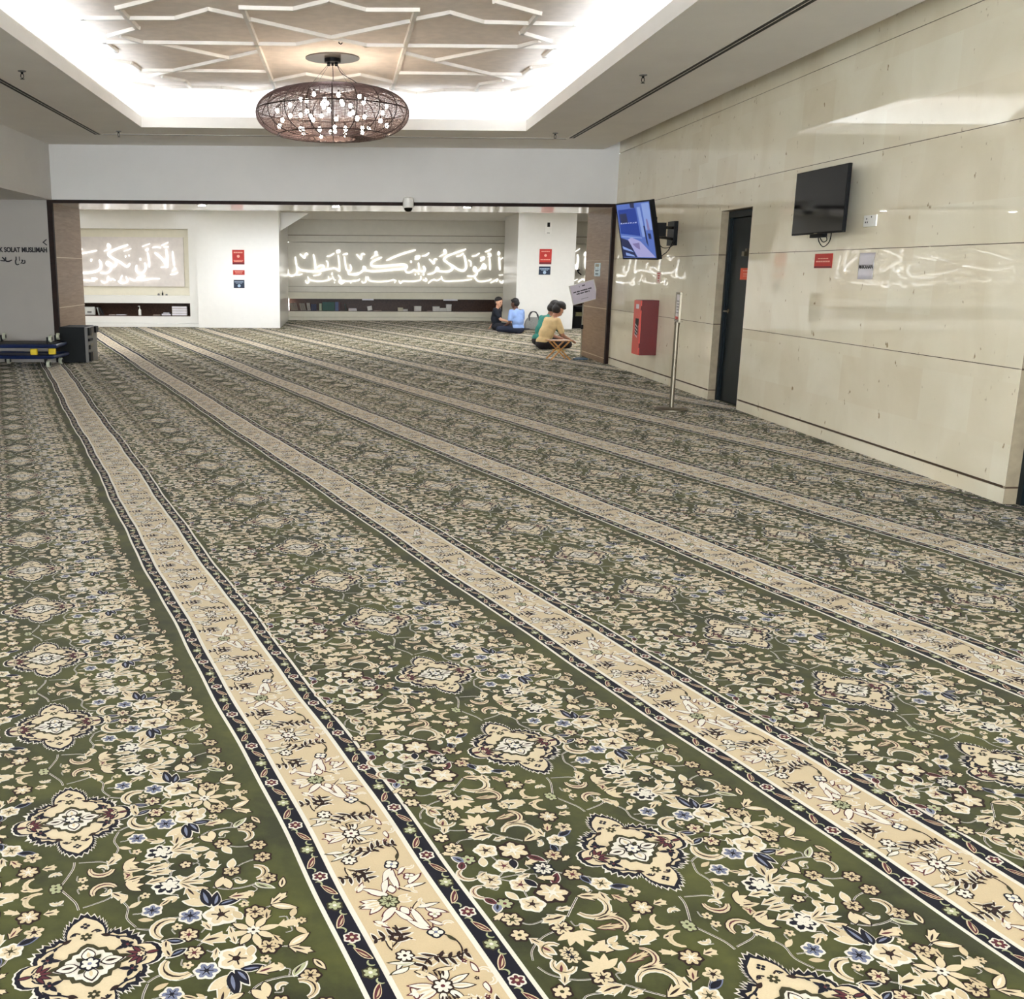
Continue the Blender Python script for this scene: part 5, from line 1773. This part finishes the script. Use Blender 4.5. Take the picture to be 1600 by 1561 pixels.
cr(-92, 277, .026, .018, 60, 260, CREAM, None, TAN)
# left of the medallion
ro(-110, 217, .024, 7, TAN, BROWN, WHITE)
jg(-78, 216, 0, .034, .018, CREAM, None, BROWN, 2, 2)
jg(-128, 236, 150, .04, .014, CREAM, None, None, 1, 2)
ro(-98, 155, .023, 5, CREAM, None, BROWN, ring=.6)
ro(-147, 103, .023, 6, CREAM, WHITE, OLIVE)
H.stem([(-98, 155), (-128, 128), (-147, 103)], .0045)
lf(-130, 120, 20, .04, .010, NAVY, BLUE, None)
ro(-192, 46, .022, 6, TAN, BROWN, MAROON)
H.stem([(-147, 103), (-160, 66), (-192, 46), (-225, 20), (-247, 0)], .0045)
lf(-176, 60, 80, .03, .009, NAVY, BLUE, None)
jg(-184, 14, 30, .03, .010, CREAM, BROWN, None, 1, 2)
ro(-278, 97, .038, 6, CREAM, BROWN, WHITE, L=2)
lf(-256, 66, -50, .05, .013, MAROON, WHITE, BROWN)
lf(-300, 62, -110, .04, .013, NAVY, WHITE, None)
ro(-345, 121, .027, 5, CREAM, WHITE, BROWN)
ro(-333, 43, .024, 5, CREAM, WHITE, MAROON)
ro(-418, 158, .024, 6, CREAM, BROWN, OLIVE)
H.stem([(-345, 121), (-340, 80), (-333, 43), (-360, 10), (-392, 0)], .0045)
jg(-282, 30, 20, .045, .015, CREAM, BROWN, None, 1, 2)
jg(-230, 128, 20, .06, .020, CREAM, BROWN, BROWN, 1, 3)
jg(-170, 132, 95, .04, .015, CREAM, WHITE, BROWN, 1, 2)
jg(-150, 150, 60, .04, .016, TAN, BROWN, MAROON, 1, 2)
H.stem([(-232, 132), (-262, 160), (-292, 190)], .005)
cr(-222, 172, .042, .018, 330, 520, CREAM, WHITE, BROWN)
jg(-296, 186, 175, .055, .022, CREAM, WHITE, BROWN, 1, 3)
jg(-352, 184, 10, .045, .018, CREAM, WHITE, BROWN, 1, 2)
H.stem([(-418, 158), (-388, 186), (-352, 184)], .0045)
ro(-326, 224, .024, 6, CREAM, BROWN, BROWN)
for a in (60, 95, 130, 25, 165):
    lf(-308, 246, a, .05, .012, CREAM, None, None)
cr(-384, 286, .024, .014, 120, 330, CREAM, WHITE, OLIVE)
lf(-404, 262, 60, .04, .014, TAN, WHITE, MAROON)
H.stem([(-326, 224), (-380, 236), (-425, 268), (-440, 300)], .0045)
ro(-355, 303, .021, 7, CREAM, OLIVE, NAVY)
jg(-240, 222, -5, .06, .015, CREAM, BROWN, BROWN, 1, 3)
jg(-250, 250, 10, .06, .013, TAN, MAROON, BROWN, 1, 3)
cr(-210, 252, .03, .018, 260, 430, CREAM, BROWN, MAROON)
jg(-190, 290, 20, .05, .013, CREAM, WHITE, None, 1, 2)
jg(-256, 292, 150, .045, .014, CREAM, BROWN, None, 1, 2)
lf(-134, 300, 120, .03, .010, CREAM, None, None)
lf(-128, 292, 10, .03, .010, CREAM, None, BROWN)
ro(-405, 98, .019, 6, SAGE, BROWN, MAROON)
lf(-420, 92, 120, .035, .013, BLUE, WHITE, NAVY)
lf(-440, 64, 60, .035, .012, MAROON, WHITE, BROWN)
cr(-432, 40, .024, .013, 110, 290, CREAM, WHITE, MAROON)
jg(-424, 128, 150, .035, .012, CREAM, BROWN, None, 1, 2)
ro(-428, 214, .02, 6, CREAM, BROWN, OLIVE)
jg(-412, 232, 60, .035, .013, CREAM, WHITE, BROWN, 1, 2)
lf(-380, 60, 70, .035, .012, CREAM, WHITE, None)
rnd = random.Random(11)
cent = [np.mean(q[0], axis=0) * 1000 for q in H.P]
nfill = 0
tries = 0
spots = []
while nfill < 20 and tries < 4000:
    tries += 1
    s_, t_ = rnd.uniform(-455, 470), rnd.uniform(6, 305)
    if (s_ / 175) ** 2 + (t_ / 205) ** 2 < 1:
        continue
    if min(math.hypot(s_ - c[0], t_ - c[1]) for c in cent) < 27 or any(math.hypot(s_ - a, t_ - b) < 34 for a, b in spots):
        continue
    spots.append((s_, t_))
    nfill += 1
    a_ = rnd.uniform(0, 360)
    k_ = nfill % 4
    if k_ == 0:
        ro(s_, t_, .013, 5, CREAM, None, BROWN)
    elif k_ == 1:
        lf(s_, t_, a_, .03, .008, CREAM, WHITE, None, .2)
        lf(s_, t_, a_ + 55, .022, .006, TAN, None, None, .2)
    elif k_ == 2:
        jg(s_, t_, a_, .034, .010, CREAM, WHITE, BROWN, 1, 2)
    else:
        cr(s_, t_, .012, .009, a_, a_ + 170, CREAM, WHITE)
    H.stem([(s_, t_), (s_ + 14 * math.cos(a_), t_ + 14 * math.sin(a_)), (s_ + 22 * math.cos(a_ + .8), t_ + 26 * math.sin(a_ + .8))], .0032)
H.both()
# single motifs on the mirror axes
ro(368, 0, .016, 6, WHITE, None, BROWN, L=4)
for a in range(0, 360, 45):
    H.leaf(.368 + .012 * math.cos(math.radians(a)), .012 * math.sin(math.radians(a)), a, .042 if a % 90 else .05, .0115, CREAM, BROWN if a % 90 else None, None, L=1)
jg(424, 0, 0, .05, .022, CREAM, None, None, 1, 2)
ro(480, 0, .012, 6, TAN, OLIVE, OLIVE)
jg(252, 0, 0, .055, .026, CREAM, WHITE, BROWN, 1, 2)
ro(-247, 0, .024, 8, WHITE, NAVY, NAVY)
ro(-392, 0, .024, 5, CREAM, WHITE, BROWN)
H.stem([(-392, 0), (-350, 0), (-300, 0)], .004)
for tt in (-311, 311):
    jg(-310, tt, 0, .05, .013, CREAM, WHITE, None, 1, 2)
    ro(262, tt, .014, 5, CREAM, BROWN, BROWN)


# ---- the medallion
def star_outline(scale, jagk=0.0, off=0.0):
    """rounded lozenge with four lobes; s half width 150 mm, t half height 168 mm"""
    q = [(152, 0), (150, 16), (142, 30), (128, 37), (114, 38), (114, 52), (108, 66), (95, 74), (92, 90), (74, 92), (62, 104), (44, 98), (44, 122), (40, 140), (28, 160), (0, 182)]
    pts = []
    full = q + [(-x, y) for x, y in q[::-1][1:]] + [(-x, -y) for x, y in q[1:]] + [(x, -y) for x, y in q[::-1][1:-1]]
    for i, (x, y) in enumerate(full):
        l = math.hypot(x, y)
        k = off * 1000 / l
        pts.append((x * (scale + k) / 1000, y * (scale + k) / 1000))
    if jagk:
        out = []
        for i, p in enumerate(pts):
            q2 = pts[(i + 1) % len(pts)]
            n = 2 if abs(p[1]) > 0.1 else 1
            for j in range(n):
                u = j / n
                x, y = p[0] * (1 - u) + q2[0] * u, p[1] * (1 - u) + q2[1] * u
                out.append((x, y))
                u = (j + 0.5) / n
                x, y = p[0] * (1 - u) + q2[0] * u, p[1] * (1 - u) + q2[1] * u
                l = math.hypot(x, y)
                jk = jagk * (1.0 if abs(y) > 0.06 else 0.25)
                out.append((x * (1 + jk / l), y * (1 + jk / l)))
        pts = out
    return pts


MD = Pat()
MD.poly(star_outline(1.0, 0.014, 0.003), WHITE, 2)
MD.poly(star_outline(1.0, 0.011, -0.001), NAVY, 3)
MD.poly(star_outline(1.0, 0.0, -0.010), CREAM, 4)
q1 = Pat()
ro1, lf1, jg1, cr1 = mm(q1.rose), mm(q1.leaf), mm(q1.jag), mm(q1.cres)
for a in (150, 180, 210, 120, 240, 0):
    q1.leaf(.112 + .008 * math.cos(math.radians(a)), .008 * math.sin(math.radians(a)), a, .026, .0048, MAROON, NAVY, None, L=5)
ro1(108, 0, .009, 6, CREAM, NAVY, MAROON, L=6)
for tt in (1, -1):
    ro1(84, 42 * tt, .014, 5, NAVY, None, MAROON, L=5)
    lf1(84, 42 * tt, 200 * tt, .03, .007, NAVY, None, None, L=5)
    lf1(84, 42 * tt, 120 * tt, .026, .007, NAVY, None, None, L=5)
    q1.line([(.098, .030 * tt), (.112, .022 * tt), (.118, .012 * tt)], .004, NAVY, 5)
    q1.line([(.050, .088 * tt), (.066, .078 * tt), (.084, .072 * tt), (.1, .056 * tt)], .005, NAVY, 5, 3)
    lf1(52, 86 * tt, 150 * tt, .024, .0075, BROWN, None, None, L=5)
    lf1(64, 82 * tt, -70 * tt, .016, .005, NAVY, None, None, L=5)
    ro1(26, 112 * tt, .006, 5, NAVY, None, NAVY, L=5)
    q1.line([(.012, .112 * tt), (.024, .118 * tt), (.034, .108 * tt)], .0045, BROWN, 5, 3)
q1.P += [(np.stack([-p[:, 0], p[:, 1]], 1), m, L) for p, m, L in q1.P]
for tt in (1, -1):
    q1.rose(0, .098 * tt, .014, 6, OLIVE, None, CREAM, L=5)
    q1.rose(0, .138 * tt, .011, 4, NAVY, None, CREAM, L=5, rot=0)
MD.P += q1.P
inner = [(96, 0), (78, 12), (64, 16), (60, 30), (44, 36), (40, 50), (24, 52), (14, 66), (0, 74)]
inn = inner + [(-x, y) for x, y in inner[::-1][1:]] + [(-x, -y) for x, y in inner[1:]] + [(x, -y) for x, y in inner[::-1][1:-1]]
MD.poly([(x / 1000, y / 1000) for x, y in inn], OLIVE, 5)
MD.poly([(x * 0.80 / 1000, y * 0.82 / 1000) for x, y in inn], WHITE, 6)
for sx in (1, -1):
    MD.leaf(.026 * sx, 0, 0 if sx > 0 else 180, .042, .016, WHITE, BROWN, BROWN, L=7)
    MD.leaf(0, .016 * sx, 90 * sx, .034, .016, WHITE, BROWN, CREAM, L=7)
    for sy in (1, -1):
        MD.leaf(.012 * sx, .012 * sy, math.degrees(math.atan2(sy, sx)), .02, .008, OLIVE, None, None, L=8)
MD.rose(0, 0, .019, 6, WHITE, NAVY, BLUE, L=10)
MD.P = [(p + np.array([0.012, 0.0]), m, L) for p, m, L in MD.P]

# ---- cream stripe motifs, s from 616 to 802 mm
ST_ = Pat()
ro, lf, jg, cr = mm(ST_.rose), mm(ST_.leaf), mm(ST_.jag), mm(ST_.cres)
lf2 = lambda s, t, a, l, w, b=0.0, f=WHITE, o=MAROON, v=None: lf(s, t, a, l, w, f, o, v, b)
ro(752, 142, .017, 4, WHITE, NAVY, BLUE)
lf2(744, 126, 215, .055, .010, .3)
lf2(746, 118, 235, .065, .011, .35)
lf2(742, 104, 245, .06, .010, .3)
lf2(720, 84, 225, .055, .010, .3)
lf2(700, 30, 160, .06, .011, -.3)
lf2(700, 22, 135, .045, .010, .2)
lf2(680, 8, 172, .055, .009, .2, WHITE, BROWN, TAN)
lf2(714, 30, 80, .03, .012, 0)
lf2(766, 52, 60, .045, .010, -.4)
lf2(748, 40, 20, .05, .008, -.3, WHITE, BROWN)
ro(776, 80, .013, 4, WHITE, MAROON, SAGE)
ST_.line([(.752, .126), (.762, .1), (.776, .08)], .003, MAROON, 1)
ro(657, 194, .018, 7, WHITE, BROWN, BROWN)
lf2(645, 208, 130, .03, .006, 0, WHITE, BROWN)
lf2(668, 222, 175, .05, .008, .4, WHITE, OLIVE, SAGE)
lf2(650, 232, 150, .04, .008, .3, WHITE, OLIVE)
# dark feathery branches
for s0, t0, a0_, n_ in ((694, 146, 196, 4), (708, 208, 14, 4), (640, 158, -64, 3), (742, 214, 150, 3)):
    ca, sa = math.cos(math.radians(a0_)), math.sin(math.radians(a0_))
    q = [(s0 / 1000 + u * ca - .014 * math.sin(u * 40) * sa, t0 / 1000 + u * sa + .014 * math.sin(u * 40) * ca) for u in (0, .02, .04, .06, .078)]
    ST_.line(q, .0045, BROWN, 1, 3)
    ST_.line([(x + .005, y + .006) for x, y in q], .0022, WHITE, 0, 3)
    for i in range(n_):
        x, y = q[i + 1] if i + 1 < len(q) else q[-1]
        for sg in (1, -1):
            ST_.leaf(x, y, a0_ + 38 * sg, .027 - .003 * i + .004 * sg, .0062, BROWN, WHITE if sg > 0 else None, None, .35 * sg, L=1)
for s0, t0, a0_, l0 in ((640, 120, 70, 40), (762, 20, 110, 36), (636, 60, 30, 34), (778, 120, 200, 30), (660, 250, 20, 32), (740, 262, 160, 36), (786, 292, 240, 26), (632, 296, 60, 26)):
    lf2(s0, t0, a0_, l0 / 1000, .0075, .4, WHITE if l0 % 4 else CREAM, MAROON if l0 % 4 else BROWN)
    cr(s0 + 12, t0 + 6, .012, .006, a0_, a0_ + 150, CREAM, WHITE)
ST_.line([(.764, .15), (.782, .175), (.785, .21), (.77, .245)], .004, BROWN, 1, 4)
lf2(772, 158, 70, .028, .006, 0, OLIVE, None)
ro(772, 252, .007, 5, MAROON, None, CREAM)
# half lotus at the repeat edge
ST_.both()
for tt, sg in ((-.311, 1), (.311, -1)):
    pass
ro(693, 0, .022, 8, SAGE, OLIVE, OLIVE, L=3)
for a in (150, 180, 210):
    ST_.leaf(.678, 0.0, a, .05, .012, WHITE, MAROON, CREAM, .1, L=1)
for a in (-25, 25, 0):
    ST_.leaf(.715, 0.0, a, .03, .008, CREAM, WHITE, None, 0, L=0)
LOT = Pat()
LOT.rose(.697, .311, .02, 7, WHITE, BROWN, MAROON, L=3)
for a, l_ in ((180, .06), (160, .055), (200, .055), (15, .05), (-15, .05), (60, .04), (-60, .04), (110, .035), (-110, .035)):
    LOT.leaf(.697 + .016 * math.cos(math.radians(a)), .311 + .016 * math.sin(math.radians(a)), a, l_, .0095, WHITE, MAROON if a > 100 else BROWN, CREAM if l_ > .04 else None, 0, L=1)
for a in range(70, 120, 12):
    for sg in (1, -1):
        LOT.leaf(.70 + .03 * math.cos(math.radians(a)), .311 + sg * .03 * math.sin(math.radians(a)), sg * a, .022, .003, BROWN, None, None, 0, L=1)
for sg in (1, -1):
    LOT.line([(.65, .311 + sg * .075), (.67, .311 + sg * .068), (.685, .311 + sg * .078), (.70, .311 + sg * .066), (.72, .311 + sg * .076)], .004, WHITE, 0)
LOT.rose(.775, .311, .006, 5, BROWN, None, CREAM)
ST_.P += LOT.P

# ---- border vine, period 248.8 mm, written for a strip centred on s = 0
BD = Pat()
BP = 0.2488
BD.rose(0, 0, .0165, 6, MAROON, WHITE, CREAM, L=1, cr=.3)
BD.rose(0, BP / 2, .0165, 6, SAGE, OLIVE, WHITE, L=1, cr=.3)
for t0, sg in ((BP / 4, 1), (3 * BP / 4, -1)):
    BD.leaf(-.018 * sg, t0 - .018, 45 if sg > 0 else 135, .046, .0085, MAROON, CREAM, TAN, .25 * sg, L=1)
for t0, sg in ((.03, 1), (BP / 2 - .03, -1), (BP / 2 + .03, -1), (BP - .03, 1)):
    BD.cres(-.014 * sg, t0, .010, .006, -60 if sg > 0 else 120, 110 if sg > 0 else 290, SAGE, None, None, L=1)


def wob(p, a):
    k = np.floor((p - 0.7) / PITCH)
    return 0.007 * np.sin(1.1 * a + 1.7 * k + 0.4) + 0.0045 * np.sin(3.9 * a + 2.3 * k) + 0.0016 * np.sin(11 * a + 5 * p)


VX, LS, LM = [], [], []            # vertex blocks, loop counts, materials


def emit(P, pts_offset_list, keep_area=0.0):
    """place a motif set at many (p, a) origins"""
    if not pts_offset_list:
        return
    P = [q for q in P if q[0].shape[0] >= 3]
    if keep_area > 0:
        def area(p):
            x, y = p[:, 0], p[:, 1]
            return abs(np.dot(x, np.roll(y, 1)) - np.dot(y, np.roll(x, 1))) / 2
        P = [q for q in P if area(q[0]) >= keep_area]
    V = np.concatenate([q[0] for q in P])
    Z = np.concatenate([np.full(len(q[0]), 0.0004 * (q[2] + 2) + (i_ * 7 % 41) * 9e-6) for i_, q in enumerate(P)])
    N = np.array([len(q[0]) for q in P])
    Mi = np.array([q[1] for q in P])
    poly_id = np.repeat(np.arange(len(P)), N)
    for (p0, a0) in pts_offset_list:
        p = V[:, 0] + p0
        a = V[:, 1] + a0
        p = p + wob(np.full_like(p, p0 + 0.0) + 0 * p + 0.0, a)
        X = p * CT - a * ST
        Y = p * ST + a * CT
        ok = inside(X, Y)
        bad = np.zeros(len(P), bool)
        np.logical_or.at(bad, poly_id, ~ok)
        if bad.all():
            continue
        km = ~bad[poly_id]
        VX.append(np.stack([X[km], Y[km], Z[km]], 1))
        LS.append(N[~bad])
        LM.append(Mi[~bad])


def inside(X, Y):
    hall = (Y < YB) & (Y > 0.6) & (X > -7.6) & (X < XR + 0.10)
    thr = (Y >= YB) & (Y < YJ) & (X > -4.45) & (X < 4.2)
    far = (Y >= YJ) & (Y < 30.7) & (X > -9.6) & (X < 9.6)
    far &= ~((Y > 26.68) & (X < -1.6)) & ~((X > 4.40) & (X < 5.87) & (Y > 26.5) & (Y < 28.7)) & ~((Y > 26.5) & (X < -1.6) & (X > -3.66))
    return hall | thr | far


near, mid, far_ = [], [], []
for k in range(-10, 20):
    for n in range(-8, 66):
        p0, a0 = S0 + k * PITCH, A0_ + n * REP
        X, Y = p0 * CT - a0 * ST, p0 * ST + a0 * CT
        if Y < -0.2 or Y > 31.5 or X < -10.3 or X > 10.3 or (Y < 16 and (X > 5 or X < -8.2)):
            continue
        # sideways reach of the view, with a margin for a step aside
        if Y < 16 and abs(X - 0.25 * Y) > 1.6 + 0.62 * Y + 1.2:
            continue
        (near if Y < 7.0 else mid if Y < 13 else far_).append((p0, a0))
emit(H.P, near)
emit(MD.P, near)
emit(H.P, mid, 2.2e-5)
emit(MD.P, mid, 1.0e-5)
emit(H.P, far_, 1.6e-4)
emit(MD.P, far_, 8e-5)
sh_ = lambda L: [(p, a) for p, a in L]
emit(ST_.P, sh_(near))
emit(ST_.P, sh_(mid), 2.5e-5)
emit(ST_.P, sh_(far_), 2e-4)
# border vines follow every row
U0 = 0.532
bn = {0: [], 1: [], 2: []}
for k in range(-10, 20):
    for n in range(-20, 165):
        a0 = A0_ + 0.152 - 0.0 + n * BP
        for off in (U0 + 0.0365, U0 + 0.3195):
            p0 = S0 + k * PITCH
            X, Y = p0 * CT - a0 * ST, p0 * ST + a0 * CT
            if Y < 0 or Y > 16.5 or X < -8 or X > 5.2:
                continue
            bn[0 if Y < 7 else 1].append((p0, a0, off))
for off in (U0 + 0.0365, U0 + 0.3195):
    Q = [(p + np.array([off, 0.0]), m, L) for p, m, L in BD.P]
    emit(Q, [(p, a) for p, a, o in bn[0] if o == off])
    emit(Q, [(p, a) for p, a, o in bn[1] if o == off], 2.5e-5)
# plain bands of the stripe, in short lengths so that they follow the weave
BANDS = [(0.0, 0.356, WHITE, -1.5), (0.011, 0.062, NAVY, -0.6), (0.294, 0.345, NAVY, -0.6), (0.075, 0.281, TAN, -0.6)]
SEG = 0.05
for b0, b1, m_, L in BANDS:
    Q = [(np.array([(U0 + b0, 0), (U0 + b1, 0), (U0 + b1, SEG), (U0 + b0, SEG)]), m_, L)]
    offs = []
    for k in range(-10, 20):
        p0 = S0 + k * PITCH
        for a0 in np.arange(-2, 40, SEG):
            X, Y = (p0 + 0.7) * CT - a0 * ST, (p0 + 0.7) * ST + a0 * CT
            if 0 < Y < 31 and -10 < X < 10:
                offs.append((p0, float(a0)))
    emit(Q, offs)
verts = np.concatenate(VX)
counts = np.concatenate(LS)
mids = np.concatenate(LM)
# the green ground itself, one sheet per space
gv, gc, gm = [], [], []
for x0, y0, x1, y1 in ((-7.6, 0.6 - 6.6, 4.26, YB), (-4.45, YB, 4.2, YJ), (-9.6, YJ, 9.6, 26.49), (-1.599, 26.49, 4.399, 30.69), (5.871, 26.49, 9.6, 30.69), (4.399, 28.71, 5.871, 30.69), (-9.6, 26.49, -3.661, 26.679), (4.26, 10.94, 4.37, 11.84), (4.26, 5.30, 4.37, 6.34)):
    gv.append(np.array([(x0, y0, 0), (x1, y0, 0), (x1, y1, 0), (x0, y1, 0)], float))
    gc.append(4)
    gm.append(GREEN)
verts = np.concatenate([np.concatenate(gv), verts])
counts = np.concatenate([np.array(gc), counts])
mids = np.concatenate([np.array(gm), mids])
me = bpy.data.meshes.new('prayer_carpet')
me.vertices.add(len(verts))
me.vertices.foreach_set('co', verts.astype(np.float32).ravel())
me.loops.add(len(verts))
me.loops.foreach_set('vertex_index', np.arange(len(verts), dtype=np.int32))
me.polygons.add(len(counts))
starts = np.concatenate([[0], np.cumsum(counts)[:-1]]).astype(np.int32)
me.polygons.foreach_set('loop_start', starts)
for m_ in PM:
    me.materials.append(m_)
me.polygons.foreach_set('material_index', mids.astype(np.int32))
me.update(calc_edges=True)
carpet = bpy.data.objects.new('prayer_carpet', me)
C.objects.link(carpet)
tag(carpet, 'green floral carpet with lozenge medallions and diagonal cream stripes over the whole floor', 'carpet')
print('carpet', len(counts), 'faces', len(verts), 'verts')
